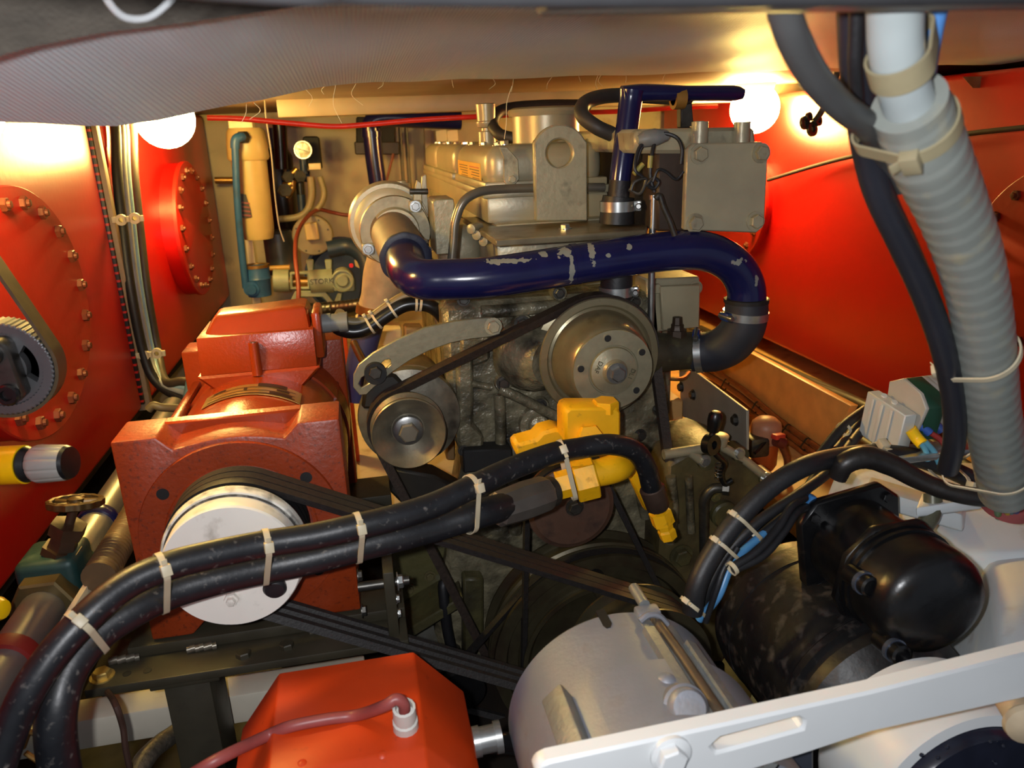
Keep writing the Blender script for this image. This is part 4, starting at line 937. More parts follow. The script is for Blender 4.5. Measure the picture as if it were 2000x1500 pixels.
# ================================================================ BLACK STARTER MOTOR (right)
bk = M('black_gloss_scuffed', (15, 15, 17), .3, 0, .3, 40, .25, 60, dirt=(62, 48, 36), damt=.24, dscale=26)
bkd = M('black_dusty_enamel', (22, 21, 22), .45, 0, .3, 40, .35, 70, dirt=(80, 72, 66), damt=.42, dscale=48)
SM = thing('starter_motor', 'large black starter motor with a solenoid on its flank', 'motor', P(1600, 1330, .85))
S0 = P(1535, 1190, .96); RS = 152*S(1535, 1190, .96)
obj('motor_body', lathe([(-.01, 0), (-.008, RS*.9), (0, RS*.98), (.012, RS), (.20, RS), (.205, RS*1.03), (.216, RS*1.03), (.218, RS*.96), (.228, RS*.96), (.230, RS*1.0), (.245, RS*.98), (.27, RS*.8), (.272, 0)], S0, (0, -1, 0), 64), bkd, SM, 30)
obj('cover_band', lathe([(.02, RS*.99), (.02, RS*1.012), (.055, RS*1.012), (.055, RS*.99)], S0, (0, -1, 0), 64), bkd, SM, 30)
F0 = P(1655, 1050, .86); fr_ = 96*S(1655, 1050, .86)
sq = []
for a in range(4):
    aa = radians(45+90*a+9)
    for d in (-12, 12): sq.append((F0.x+fr_*1.30*cos(aa+radians(d)), .865, F0.z+fr_*1.30*sin(aa+radians(d))))
fl2 = obj('solenoid_flange', prism(sq, (0, -.016, 0), .003), bk, SM)
for a in range(4):
    aa = radians(45+90*a+9); bolt(fl2, (F0.x+fr_*1.12*cos(aa), .849, F0.z+fr_*1.12*sin(aa)), (0, -1, 0), .0075, bk, washer=False)
Fc = Vector((F0.x, .85, F0.z))
obj('solenoid_body', lathe([(-.01, fr_*.93), (.075, fr_*.93), (.078, 0)], Fc, (0, -1, 0), 48), bk, SM)
obj('solenoid_collar', prism([(Fc.x+fr_*x, .775, Fc.z+fr_*z) for x, z in ((-.95, -.75), (-1.15, -.35), (-1.0, .5), (-.5, 1.0), (.5, 1.02), (1.05, .5), (1.15, -.1), (1.0, -.75), (.4, -1.05), (-.4, -1.05))], (0, -.014, 0), .003), bk, SM)
obj('collar_lug', obox(P(1676, 1128, .765), (1, 0, -.4), (.034, .022, .030), .004), bk, SM)
for a_ in (.088, .100): obj('cap_rib', lathe([(a_, fr_*.95), (a_, fr_*1.035), (a_+.005, fr_*1.035), (a_+.005, fr_*.95)], Fc, (0, -1, 0), 48, None, 1.08, 1.0), bk, SM)
obj('solenoid_cap', lathe([(.085, fr_*.98), (.142, fr_*1.0), (.158, fr_*.96), (.168, fr_*.87), (.174, fr_*.70), (.177, fr_*.4), (.178, 0)], Fc, (0, -1, 0), 48, None, 1.08, 1.0), bk, SM)
for x, y, Y_ in ((1690, 1140, .72), (1750, 1272, .675)):
    o = obj('cap_screw', lathe([(-.03, .013), (.010, .013), (.012, .010), (.006, .009), (.006, 0)], P(x, y, Y_), (0, -1, .1), 20), bk, SM)
    obj('spring_washer', lathe([(-.006, .015), (0, .015), (0, .010), (-.006, .010), (-.006, .015)], P(x, y, Y_), (0, -1, .1), 20), M('blued_washer', (92, 100, 118), .3, .6), SM)
tq = P(1568, 985, .87)
o = obj('terminal_stud', lathe([(-.02, .006), (.012, .006), (.012, 0)], tq, (-.8, -.2, .3), 12), brass(), SM)
obj('cable_lug', obox(P(1578, 985, .868), (.4, 0, .9), (.03, .014, .012), .003), M('blue_sleeve', (56, 112, 168), .4), SM)
bolt(SM, P(1562, 1000, .87), (-.9, -.3, 0), .0075, zinc())

# ================================================================ WHITE ARM, BLACK DISC, WHITE BED
wh = M('bright_white_enamel', (212, 214, 214), .38, 0, .03, 10, .08, 40, dirt=(190, 180, 160), damt=.14, dscale=14)
AR = thing('slotted_arm', 'white painted slotted adjusting arm crossing in front of the aluminium alternator', 'arm', P(1500, 1450, .5))
Ya = .50
top = [(1046, 1512), (1052, 1498), (1072, 1488), (1400, 1418), (1700, 1352), (2060, 1262)]
bot = [(2060, 1352), (1700, 1432), (1560, 1478), (1420, 1520), (1300, 1560), (1120, 1590), (1060, 1570)]
slot2 = [(1408, 1442), (1560, 1402), (1572, 1408), (1568, 1424), (1430, 1462), (1400, 1470), (1390, 1458)]
obj('arm_bar', pxp(top+bot, Ya, .018, .0025, [slot2]), wh, AR)
slot3 = [(1062, 1540), (1240, 1492), (1250, 1506), (1090, 1552)]
o = obj('arm_washer', lathe([(0, 0), (0, .0185), (.004, .0185), (.005, .017), (.005, 0)], P(1308, 1470, Ya), (0, -1, 0), 32), wh, AR)
bolt(AR, P(1308, 1478, Ya-.005), (0, -1, 0), .0135, wh, washer=False, spin=.2)
DC = P(1882, 1566, .56); RD = 180*S(1882, 1566, .56)
DK = thing('capped_pulley', 'white rimmed round housing with a glossy black face', 'pulley', (DC.x, .5, DC.z-RD))
obj('white_rim', lathe([(-.10, 0), (-.10, RD*1.12), (-.006, RD*1.14), (.0, RD*1.12), (.002, RD*1.0), (-.006, RD*.99)], DC, (0, -1, 0), 72), wh, DK, 30)
bf = M('blue_black_gloss', (28, 31, 44), .22, 0, .2, 30, .08, 60)
obj('black_face', lathe([(-.03, 0), (-.03, RD*.99), (.004, RD*.985), (.014, RD*.93), (.018, RD*.5), (.019, 0)], DC, (0, -1, 0), 72), bf, DK, 30)
for x, y in ((1850, 1460), (1800, 1475), (1832, 1480), (1935, 1450), (1960, 1458), (1945, 1492)):
    obj('face_blister', lathe([(-.001, .0022), (.0003, .0022), (.0012, .0012), (.0014, 0)], P(x, y, .542), (0, -1, .1), 12), bf, DK)
tag(obj('rusty_stud', lathe([(-.05, .016), (.0, .016), (.006, .021), (.012, .020), (.016, .012), (.018, 0)], P(1998, 1402, .5), (-.4, -1, 0), 20), M('rusty_cream', (190, 170, 140), .6, 0, .2, 20, .3, 60, dirt=(112, 66, 34), damt=.5, dscale=22)), 'rust stained round stud beside the black face', 'stud')
tag(obj('mounting_block', pxp([(1500, 1460), (1592, 1450), (1592, 1600), (1505, 1600)], .56, .05, .004), M('slate_rubber', (52, 56, 66), .5)), 'slate grey block hanging under the white arm', 'block')
# white painted bed
bz = P(1890, 1010, .92).z
b = hexa([(.64, .78, 0), (1.3, .62, 0), (1.3, 1.12, 0), (.64, 1.12, 0), P(1775, 1085, .90), P(2100, 1075, .80), P(2060, 905, 1.12), P(1640, 890, 1.12)], .012)
wbm = M('thick_white_paint', (206, 212, 214), .45, 0, .05, 8, .35, 25, dirt=(136, 112, 88), damt=.22, dscale=12)
BED = thing('white_bed', 'thickly painted white steel bed below the grey conduit', 'bed', (.85, .9, 0))
obj('bed_block', b, wbm, BED)
b = hexa([(.70, .60, 0), (1.3, .50, 0), (1.3, .80, 0), (.70, .86, 0), P(1955, 1340, .62), P(2100, 1300, .60), P(2100, 1080, .80), P(1925, 1072, .88)], .012)
obj('bed_slope', b, wbm, BED)
obj('bed_pad', hexa([P(1790, 1012, .84), P(1918, 995, .84), P(1920, 975, .90), P(1800, 985, .90), P(1788, 992, .84), P(1918, 972, .84), P(1920, 952, .90), P(1800, 962, .90)], .004), wbm, BED)
obj('bed_bar', hexa([P(1690, 985, .90), P(1880, 1040, .88), P(1890, 1020, .95), P(1700, 965, .97), P(1690, 950, .90), P(1880, 1005, .88), P(1890, 985, .95), P(1700, 930, .97)], .004), wbm, BED)
obj('bore_grommet', lathe([(-.01, .032), (.006, .032), (.008, .028), (.008, .02), (-.01, .02), (-.01, .032)], P(1968, 982, .80), (0, -.25, 1), 32), M('pink_grommet', (150, 74, 72), .6), BED)
tag(obj('pipe_elbow', tube(pt((1822, 965, .86), (1820, 1000, .85), (1800, 1035, .84), (1778, 1058, .845), (1758, 1068, .85)), .0125, 14, 6), M('dirty_olive_pipe', (92, 92, 74), .4, .2, .2, 30, dirt=(50, 44, 34), damt=.4)), 'dirty olive pipe bend beside the starter solenoid', 'pipe')

# ================================================================ TERMINAL BLOCKS
gy = M('grey_terminal_plastic', (176, 172, 162), .5, 0, .05, 30, .05, 60)
gyl = M('pale_terminal_plastic', (190, 192, 186), .5, 0, .05, 30)
gr = M('green_terminal_plastic', (22, 62, 44), .45, 0, .1, 30)
x0 = P(1720, 820, .93).x
EC = [(1694, 764), (1768, 812), (1752, 878), (1704, 866), (1676, 846)]
t = thing('terminal_end_clamp', 'pale ribbed end clamp at the head of the terminal row', 'terminal', PX(1720, 870, x0))
obj('clamp_body', pxx(EC, x0, .020, .0015), gyl, t)
for a, c_, wd_ in (((1703, 778), (1686, 850), 5), ((1719, 789), (1700, 862), 7), ((1738, 800), (1722, 868), 6)):
    obj('clamp_rib', hexa([PX(a[0], a[1], x0-.003), PX(a[0]+wd_, a[1]+3, x0-.003), PX(a[0]+wd_, a[1]+3, x0+.004), PX(a[0], a[1], x0+.004),
                           PX(c_[0], c_[1], x0-.003), PX(c_[0]+wd_, c_[1]+3, x0-.003), PX(c_[0]+wd_, c_[1]+3, x0+.004), PX(c_[0], c_[1], x0+.004)], .0004), gyl, t)
tp0 = PX(1735, 787, x0); tp1 = PX(1715, 774, x0)
for q in (tp0, tp1): obj('screw_recess', lathe([(-.001, 0), (-.001, .0045), (.0012, .0045), (.0014, 0)], q+Vector((.010, 0, .0)), (0, -.35, .9), 14), white(), t)
PLT = [(1715, 748), (1742, 742), (1776, 772), (1787, 802), (1768, 845), (1700, 810), (1712, 770)]
names = [('grey_terminal', gy, 'plain grey end plate beside the pale clamp', .006), ('earth_terminal', gr, 'dark green terminal in the row', .026)]
xx = x0+.024
for nm, mt, lb, wd_ in names:
    tt = thing('terminal_block', lb, 'terminal', PX(1750, 840, xx)); outl = [(x+(xx-x0)*900, y-(xx-x0)*120) for x, y in PLT]
    outl = [(q[0], q[1]+(20 if nm == 'earth_terminal' and q[1] > 800 else 0)) for q in outl]
    obj('terminal_body', pxx(outl, xx, wd_, .001), mt, tt)
    if nm == 'earth_terminal':
        for k in range(2):
            obj('screw_recess', lathe([(-.001, 0), (-.001, .0045), (.001, .0045), (.001, 0)], PX(1775+k*26, 752+k*24, xx)+Vector((.013, .0, 0)), (0, -.4, .9), 14), M('dark_green_recess', (10, 34, 26), .5), tt)
    xx += wd_+.001
for k in range(5):
    tt = thing('terminal_block', ['first grey terminal beside the green one', 'second grey terminal after the green one', 'third grey terminal after the green one', 'fourth grey terminal after the green one', 'fifth grey terminal after the green one'][k], 'terminal', PX(1790, 840, xx), 'grey terminals in the row')
    sh = (xx-x0)*800; outl = [(x+sh*.98, y-(xx-x0)*100) for x, y in PLT]
    obj('terminal_body', pxx(outl, xx, .012, .001), gy, tt)
    q = PX(1742+sh, 752-(xx-x0)*100, xx)
    for j in range(2): obj('screw_recess', lathe([(-.001, 0), (-.001, .004), (.001, .004), (.001, 0)], q+Vector((.006, -.012*j, -.012*j)), (0, -.4, .9), 12), white(), tt)
    xx += .013
tag(obj('mounting_rail', box(x0-.03, x0+.16, .86, .90, P(1720, 872, .9).z-.012, P(1720, 872, .9).z-.002, .001), zinc()), 'zinc mounting rail under the terminal row', 'rail')
WR = [((236, 190, 16), [(1778, 838, .885), (1790, 855, .88), (1802, 868, .87)], .0085, 'yellow ferrule sleeve below the green terminal'),
      ((90, 150, 170), [(1796, 862, .872), (1808, 880, .868), (1812, 900, .865)], .0040, 'first pale blue wire below the yellow sleeve'),
      ((90, 150, 170), [(1806, 862, .870), (1824, 882, .866), (1834, 905, .862)], .0042, 'second pale blue wire below the yellow sleeve'),
      ((46, 84, 160), [(1792, 826, .89), (1804, 836, .885), (1816, 846, .88)], .0065, 'blue ferrule sleeve beside the yellow sleeve'),
      ((46, 70, 130), [(1815, 815, .90), (1830, 832, .89), (1840, 842, .885)], .0065, 'dark blue ferrule sleeve beside the black cable'),
      ((150, 50, 44), [(1818, 846, .88), (1838, 860, .875), (1850, 880, .87)], .0040, 'red wire beside the blue sleeve')]
for c_, q, r, lb in WR: tag(obj('wire_sleeve' if r > .005 else 'wire', tube(pt(*q), r, 12, 5), M('wire_%d_%d_%d' % c_, c_, .4)), lb, 'wire')

# ================================================================ CABLES ROUND THE STARTER
def cab(name, q, r, mt, lb, **k): return tag(obj(name, tube(pt(*q), r, 14, 8, **k), mt), lb, 'cable')
k1 = [(1352, 1195, .80), (1362, 1140, .80), (1392, 1080, .81), (1440, 1015, .82), (1500, 955, .83), (1570, 912, .84), (1640, 893, .872), (1710, 886, .88), (1780, 892, .88), (1850, 915, .87), (1905, 940, .86)]
cab('battery_cable', k1, .0135, rubber(), 'thick black battery cable arching above the starter motor')
k2 = [(1635, 932, .85), (1650, 906, .845), (1690, 893, .84), (1740, 908, .83), (1800, 940, .81), (1860, 962, .79), (1930, 972, .77), (1990, 965, .75)]
cab('taped_cable', k2, [.0125, .0145, .0155, .015, .0125, .012, .012, .012], M('taped_black', (30, 27, 26), .4, 0, .25, 40, .2, 80), 'black tape-wrapped cable rising from the solenoid terminal', rf=rib(.006, .03))
cab('cable', [(1368, 1200, .82), (1385, 1140, .82), (1420, 1080, .83), (1480, 1020, .84), (1560, 965, .86), (1620, 920, .90), (1660, 870, .95), (1690, 830, 1.0)], .0075, rubber(), 'black cable running beneath the thick battery cable')
cab('cable', [(1375, 1205, .82), (1402, 1130, .82), (1440, 1085, .83), (1500, 1035, .84), (1555, 985, .86), (1610, 905, .92), (1660, 850, .98), (1700, 800, 1.02)], .007, rubber(), 'black cable lowest of those climbing to the terminal row')
cab('cable', [(1590, 905, .93), (1620, 865, .95), (1650, 830, .97), (1690, 800, 1.0)], .0075, rubber(), 'black cable bending up behind the pale end clamp')
cab('wire', [(1365, 1210, .81), (1402, 1165, .80), (1425, 1110, .81), (1450, 1078, .82), (1500, 1035, .84)], .0055, M('blue_wire', (72, 128, 176), .35), 'blue wire in the bundle above the starter motor')
cab('wire', [(1378, 1215, .80), (1400, 1150, .795), (1414, 1110, .80), (1440, 1070, .81)], .004, rubber(), 'thin black wire beside the blue wire')
cab('wire', [(1430, 1108, .79), (1480, 1075, .80), (1520, 1030, .82), (1545, 990, .84), (1572, 972, .86)], .0055, rubber(), 'thin black wire curving to the solenoid stud')
cab('wire', [(1432, 1114, .79), (1490, 1085, .80), (1530, 1040, .82), (1555, 1002, .84), (1575, 990, .86)], .0055, rubber(), 'second thin black wire curving to the solenoid stud')
TIES = [((1440, 1012, .82), (1482, 1032, .83), .0135, .010, 'long ivory cable tie round the battery cable bundle'), ((1405, 1062, .81), (1448, 1082, .82), .0135, .010, 'lower ivory cable tie round the battery cable bundle'),
        ((1348, 1180, .80), (1372, 1192, .81), .0135, .008, 'ivory cable tie at the foot of the battery cable bundle')]
for a, c_, r1, r2, lb in TIES:
    p1, p2 = P(*a), P(*c_); d = (P(1440, 1015, .82)-P(1392, 1080, .81)).normalized(); p2 = p2-d*(p2-p1).dot(d)
    tie([(p1, r1), (p2, r2)], d, .0048, .0014, head=(-.9, -.5, .2), label=lb, group='ties on the starter cables', hs=.009)
tie([(P(1430, 1110, .79), .008)], P(1480, 1075, .80)-P(1432, 1112, .79), .0055, .0016, label='ivory cable tie at the end of the two thin wires', group='ties on the starter cables')
p1 = P(1830, 905, .86)
tie([(p1, .014), (P(1830, 935, .81)+Vector((0, 0, 0)), .013)], (1, 0, -.35), .006, .0015, head=(0, -1, .2), label='ivory cable tie on the taped cable beside the conduit foot', group='ties on the starter cables', hs=.016)
tie([(P(1715, 885, .88), .0142)], (1, 0, 0), .008, .002, head=(0, -.5, 1), label='ivory cable tie on the battery cable below the pale end clamp', group='ties on the starter cables', hs=.014)
tie([(P(1648, 838, .97), .010)], (P(1650, 830, .97)-P(1620, 865, .95)), .005, .0015, label='grey cable tie on the cable behind the end clamp', group='ties on the starter cables')

# ================================================================ CONDUIT (near right)
cp_ = [(1764, -400, .43), (1758, -280, .435), (1754, -160, .44), (1751, -50, .45), (1748, 30, .46), (1752, 110, .47), (1774, 200, .485), (1812, 300, .51), (1856, 400, .54), (1892, 500, .57), (1914, 600, .60), (1926, 700, .63), (1936, 800, .665), (1952, 890, .70), (1964, 960, .73)]
CN = thing('conduit', 'grey spiral-wrapped cable conduit hanging down to the white bed', 'conduit', P(1964, 990, .76))
wrapm = M('translucent_wrap', (128, 132, 126), .35, 0, .06, 20, .1, 60, dirt=(160, 150, 120), damt=.3, dscale=30, sss=.15)
obj('inner_tube', tube(pt(*cp_[:8]), .0165, 20, 8), M('white_pvc', (150, 158, 158), .35, 0, .04), CN)
obj('spiral_wrap', tube(pt(*cp_[6:]), [.024, .0265, .0255, .0255, .0255, .0265, .0275, .0285, .0295], 32, 24, rf=spiral(.019, .035)), wrapm, CN, 25)
cab('cable', [(1512, -340, .40), (1514, -240, .405), (1516, -150, .41), (1520, -60, .42), (1532, 20, .43), (1552, 80, .44), (1590, 150, .46), (1640, 205, .48), (1695, 248, .51), (1730, 300, .55), (1760, 360, .58)], .0095, M('grey_black_sheath', (62, 62, 62), .42, 0, .1), 'charcoal cable curving in from the hatch to the conduit')
cab('cable', [(1670, -180, .49), (1669, -80, .50), (1669, 10, .51), (1672, 110, .52), (1680, 200, .54), (1694, 290, .56), (1718, 380, .575), (1764, 480, .59), (1808, 580, .61), (1842, 680, .63), (1862, 780, .66), (1864, 860, .69), (1852, 915, .72)], .0118, M('blue_black_sheath', (34, 35, 42), .38, 0, .1), 'thick black cable strapped along the left of the conduit')
cab('cable', [(1880, -320, .44), (1874, -220, .45), (1864, -120, .46), (1850, -40, .47), (1828, 40, .48), (1814, 120, .49), (1806, 190, .50), (1806, 240, .52)], .0058, M('blue_cable', (70, 118, 176), .35, 0, .1), 'blue cable entering the top of the conduit wrap')
cab('cable', [(1680, -220, .47), (1678, -120, .48), (1674, -30, .49), (1672, 60, .50), (1670, 130, .51), (1676, 220, .53)], .005, rubber(), 'thin black cable beside the white tube')
nyl2 = M('aged_nylon', (140, 130, 102), .45, 0, .1, sss=.1)
dc = (P(*cp_[6])-P(*cp_[5])).normalized()
tie([(P(1757, 125, .472), .0175), (P(1812, 128, .488), .007)], dc, .017, .0022, head=None, mat=nyl2, label='broad yellowed strap round the white tube and blue cable', group='straps on the conduit')
tie([(P(1792, 248, .497), .0255), (P(1694, 252, .515), .0105)], (P(*cp_[7])-P(*cp_[6])).normalized(), .012, .002, head=(-.8, -.6, .1), mat=nyl2, label='yellowed strap joining the charcoal cable to the top of the wrap', group='straps on the conduit', hs=.012)
tie([(P(1925, 690, .628), .029), (P(1845, 690, .632), .0125)], (P(1936, 800, .665)-P(1914, 600, .60)).normalized()+Vector((.25, 0, 0)), .0065, .0022, head=(-1, .2, .3), label='ivory cable tie binding the thick black cable to the conduit', group='straps on the conduit', hs=.010)
tie([(P(1956, 915, .71), .0315), (P(1862, 905, .715), .0125)], (P(1964, 960, .73)-P(1936, 800, .665)).normalized()+Vector((.1, .2, 0)), .0055, .002, head=None, label='ivory cable tie round the foot of the conduit', group='straps on the conduit')
for k, (c_, dx) in enumerate((((60, 140, 70), -14), ((220, 190, 40), 2), ((40, 90, 150), 16), ((70, 150, 160), 8))):
    cab('wire', [(1960+dx*.5, 950, .735), (1962+dx, 985, .752), (1968+dx*1.3, 1010, .80)], .0045, M('core_%d_%d_%d' % c_, c_, .4), ['green', 'yellow', 'blue', 'turquoise'][k]+' core leaving the foot of the conduit')

# ================================================================ BLUE COOLING PIPES
mainp = [(770, 462, 1.55), (790, 500, 1.42), (796, 528, 1.33), (822, 545, 1.275), (870, 546, 1.26), (950, 542, 1.25), (1050, 528, 1.25), (1150, 512, 1.25), (1250, 497, 1.25), (1330, 489, 1.25), (1385, 493, 1.25), (1432, 518, 1.25), (1456, 558, 1.25), (1458, 605, 1.25)]
def ch(px, py, rx, ry, Y=1.215, ry2=.05): s = S(px, py, Y); p = P(px, py, Y); return ((p.x, p.y, p.z), (rx*s, ry2, ry*s), (130, 132, 124))
navyc = M('chipped_navy_paint', (20, 22, 66), .2, 0, .1, 30, .04, 60, chips=[ch(1106, 490, 16, 14), ch(1118, 530, 6, 32), ch(1160, 495, 7, 26), ch(1000, 512, 42, 5), ch(1232, 484, 7, 6), ch(1190, 500, 5, 4), ch(1443, 512, 16, 7), ch(1476, 545, 5, 16, 1.22), ch(1068, 500, 12, 5)])
WPp = thing('cooling_pipe', 'thick navy blue cooling pipe sweeping across the engine front with chipped paint', 'pipe', P(1100, 560, 1.25))
rm = 39*S(1100, 530, 1.25)
obj('pipe_body', tube(pt(*mainp[1:]), [rm*1.08]+[rm]*11+[rm*1.02], 32, 10), navyc, WPp)
obj('weld_ring', lathe([(-.006, rm*.9), (-.005, rm*1.03), (.005, rm*1.03), (.006, rm*.9)], P(1123, 516, 1.25), P(1150, 512, 1.25)-P(1100, 520, 1.25), 40), navyc, WPp)
HS = thing('intake_hose', 'grey-brown rubber hose joining the turbo outlet to the blue pipe', 'hose', P(780, 500, 1.5))
obj('hose_body', tube(pt((766, 452, 1.62), (778, 475, 1.52), (792, 503, 1.415)), .0455, 32, 6), M('dusty_hose', (118, 100, 82), .6, 0, .12, 25, .1, 60), HS)
d = P(792, 503, 1.415)-P(778, 475, 1.52)
obj('hose_end_bead', lathe([(-.006, .036), (-.006, .047), (.004, .0475), (.006, .044), (.006, .036)], P(792, 504, 1.413), d, 40, mod=lambda t, a: 1+.012*sin(9*t)), M('blue_black_bead', (30, 36, 58), .5, 0, .2, 60, .3, 100), HS)
for q in ((828, 483), (836, 498)):
    o = obj('clamp_housing', obox(P(q[0], q[1], 1.46), (0, 0, 1), (.028, .014, .012), .002), M('blue_clamp_housing', (24, 44, 92), .4), HS)
    bolt(HS, P(q[0]+1, q[1]-10, 1.455), (0, -.3, 1), .006, zinc())
# rubber elbow
EL = thing('rubber_elbow', 'black rubber elbow with two clamps between the blue pipe and the water pump', 'hose', P(1420, 720, 1.27))
q = [(1458, 583, 1.25), (1457, 615, 1.25), (1448, 645, 1.255), (1424, 672, 1.27), (1392, 686, 1.29), (1352, 688, 1.31)]
obj('elbow_body', tube(pt(*q), [.0375, .0385, .0395, .0395, .0385, .0365], 32, 8), M('blue_black_rubber', (36, 38, 46), .55, 0, .15, 20, .15, 40), EL)
obj('elbow_lip', lathe([(-.004, .034), (-.004, .0395), (.003, .0395), (.004, .034)], P(1458, 586, 1.25), (0, 0, 1), 40, mod=lambda t, a: 1+.015*sin(11*t)), blackm(), EL)
clamp(P(1456, 614, 1.25), P(1458, 583, 1.25)-P(1452, 632, 1.252), .0388, EL, .014, (-1, -.25, .1), True)
clamp(P(1366, 688, 1.303), P(1352, 688, 1.31)-P(1388, 686, 1.292), .0372, EL, .013, (-.2, -.4, 1), True)
# vertical pipe to the header
VP = thing('header_pipe', 'glossy navy standpipe with a tee under the deckhead', 'pipe', P(1207, 430, 1.36))
obj('standpipe', tube(pt((1234, 176, 1.37), (1231, 200, 1.37), (1222, 270, 1.365), (1212, 340, 1.36), (1206, 400, 1.36)), [.0225, .0205, .020, .019, .0185], 24, 5), navy(), VP)
obj('tee_branch', tube(pt((1215, 186, 1.37), (1260, 181, 1.37), (1340, 182, 1.38), (1430, 182, 1.40), (1452, 184, 1.40)), [.016, .015, .013, .014, .009], 18, 4), navy(), VP)
obj('standpipe_end', tube(pt((1211, 352, 1.359), (1206, 400, 1.359)), .0195, 24, 1), M('scuffed_dark_navy', (30, 28, 34), .5, .2, .3, 30, .3, 60, dirt=(96, 92, 88), damt=.4, dscale=50), VP)
slv = thing('rubber_sleeve', 'black rubber sleeve with a worm clamp at the foot of the standpipe', 'hose', P(1207, 435, 1.36))
obj('sleeve_body', tube(pt((1208, 384, 1.36), (1206, 402, 1.36), (1204, 436, 1.36)), [.0285, .030, .032], 28, 4), rubber(), slv)
clamp(P(1207, 402, 1.36), (0, 0, 1), .0312, slv, .018, (1, -.45, 0))
slv = thing('rubber_sleeve', 'black rubber sleeve with a worm clamp under the thick blue pipe', 'hose', P(1204, 590, 1.31))
obj('sleeve_body', tube(pt((1206, 520, 1.31), (1204, 552, 1.31), (1203, 582, 1.31)), [.0285, .029, .029], 28, 4), rubber(), slv)
clamp(P(1203, 568, 1.31), (0, 0, 1), .0292, slv, .017, (1, -.45, 0))
# hoses under the deckhead
tag(obj('coolant_hose', tube(pt((1195, 262, 1.40), (1165, 248, 1.40), (1138, 226, 1.42), (1140, 204, 1.45), (1170, 190, 1.48), (1220, 186, 1.5), (1300, 190, 1.48), (1345, 190, 1.42)), .0135, 16, 8), M('dusty_black_hose', (46, 42, 40), .55, 0, .2, 40)), 'black coolant hose looping under the deckhead beside the standpipe', 'hose')
tag(obj('coolant_hose', tube(pt((1010, 272, 1.78), (975, 262, 1.8), (962, 238, 1.85), (985, 214, 1.9), (1060, 206, 1.95), (1150, 205, 2.0)), .0135, 16, 8), M('dusty_black_hose', (46, 42, 40), .55, 0, .2, 40)), 'black hose looping behind the oil filler cap', 'hose')
tag(obj('red_conduit', tube(pt((405, 230, 2.1), (470, 232, 2.1), (560, 240, 2.1), (650, 247, 2.1), (720, 243, 2.1), (820, 234, 2.1), (930, 228, 2.1), (1050, 222, 2.15), (1200, 218, 2.2), (1330, 210, 2.25), (1400, 208, 2.3)), .0068, 10, 6), M('red_plastic_tube', (214, 44, 30), .4)), 'bright red tube strung across under the deckhead', 'tube')
# wiring behind the standpipe
WL_ = thing('sensor_wiring', 'tangle of thin black sensor wires between the standpipe and the exchanger', 'wiring', P(1260, 400, 1.235))
for q, r, mt in (([(1240, 330, 1.245), (1255, 285, 1.245), (1290, 262, 1.235), (1320, 268, 1.225), (1332, 290, 1.215), (1330, 320, 1.215)], .0032, rubber()),
                 ([(1278, 278, 1.235), (1272, 310, 1.225), (1270, 345, 1.225), (1278, 375, 1.225)], .0035, rubber()),
                 ([(1335, 335, 1.215), (1320, 350, 1.215), (1300, 335, 1.215), (1285, 332, 1.215), (1275, 355, 1.215)], .0025, rubber()),
                 ([(1255, 345, 1.225), (1240, 330, 1.225), (1248, 290, 1.235), (1270, 270, 1.235)], .0030, rubber()),
                 ([(1228, 370, 1.235), (1250, 378, 1.225), (1262, 350, 1.225), (1240, 355, 1.225), (1232, 372, 1.225)], .0028, dsteel()),
                 ([(1262, 362, 1.225), (1276, 348, 1.220), (1286, 355, 1.220), (1278, 368, 1.220), (1266, 364, 1.220)], .003, rubber())):
    obj('wire', tube(pt(*q), r, 8, 6), mt, WL_)
for q in (((1271, 304, 1.223), (1269, 328, 1.223)), ((1330, 284, 1.298), (1332, 314, 1.298)), ((1256, 320, 1.227), (1238, 340, 1.227))):
    obj('wire_sleeve', tube(pt(*q), .0042, 10, 1), M('olive_yellow_sleeve', (140, 130, 62), .5), WL_)
obj('connector_bundle', lathe([(-.02, .006), (-.01, .013), (.01, .014), (.03, .009), (.035, .004)], P(1268, 270, 1.240), (1, 0, .1), 12), M('grey_tape', (118, 118, 114), .5, 0, .2), WL_)
sens = thing('sensor_conduit', 'bent grey crimped cable tail beside the dipstick tube', 'cable', P(1300, 440, 1.225))
obj('cable_tail', tube(pt((1280, 388, 1.225), (1288, 382, 1.225), (1296, 405, 1.225), (1308, 432, 1.225), (1318, 460, 1.225)), .0048, 10, 5), dsteel(), sens)
obj('orange_tag', pxp([(1256, 445), (1296, 422), (1300, 432), (1270, 446)], 1.36, .004, .0005), M('orange_tag_plastic', (220, 70, 36), .5), sens)
# generator cable
gcab = [(660, 640, 1.43), (690, 648, 1.43), (720, 640, 1.43), (755, 616, 1.43), (790, 596, 1.43), (825, 594, 1.43), (850, 604, 1.43), (872, 628, 1.44)]
gp = [gl+Vector((.03, 0, 0))]+pt(*gcab)
tag(obj('generator_cable', tube(gp, .0135, 14, 8), M('glossy_black_cable', (20, 19, 20), .28, 0, .2)), 'glossy black cable leaving the generator terminal box', 'cable')
tag(obj('generator_cable', tube([q+Vector((.004, .008, .016)) for q in gp], .009, 12, 8), M('pale_olive_cable', (120, 104, 70), .45, 0, .1)), 'olive cable tied along the glossy black generator cable', 'cable')
gcp = catmull(gp, 8)
for x, y, lb in ((722, 632, 'beside the terminal box'), (733, 626, 'next to the first'), (765, 606, 'on the rising slope'), (812, 592, 'at the crest'), (820, 592, 'just past the crest')):
    p1, d1 = near(gcp, x, y); tie([(p1, .0138), (p1+Vector((.004, .008, .016)), .0092)], d1, .0045, .0013, head=(-.3, -.4, 1), label='thin cable tie on the generator cable '+lb, group='ties on the generator cable', hs=.007)
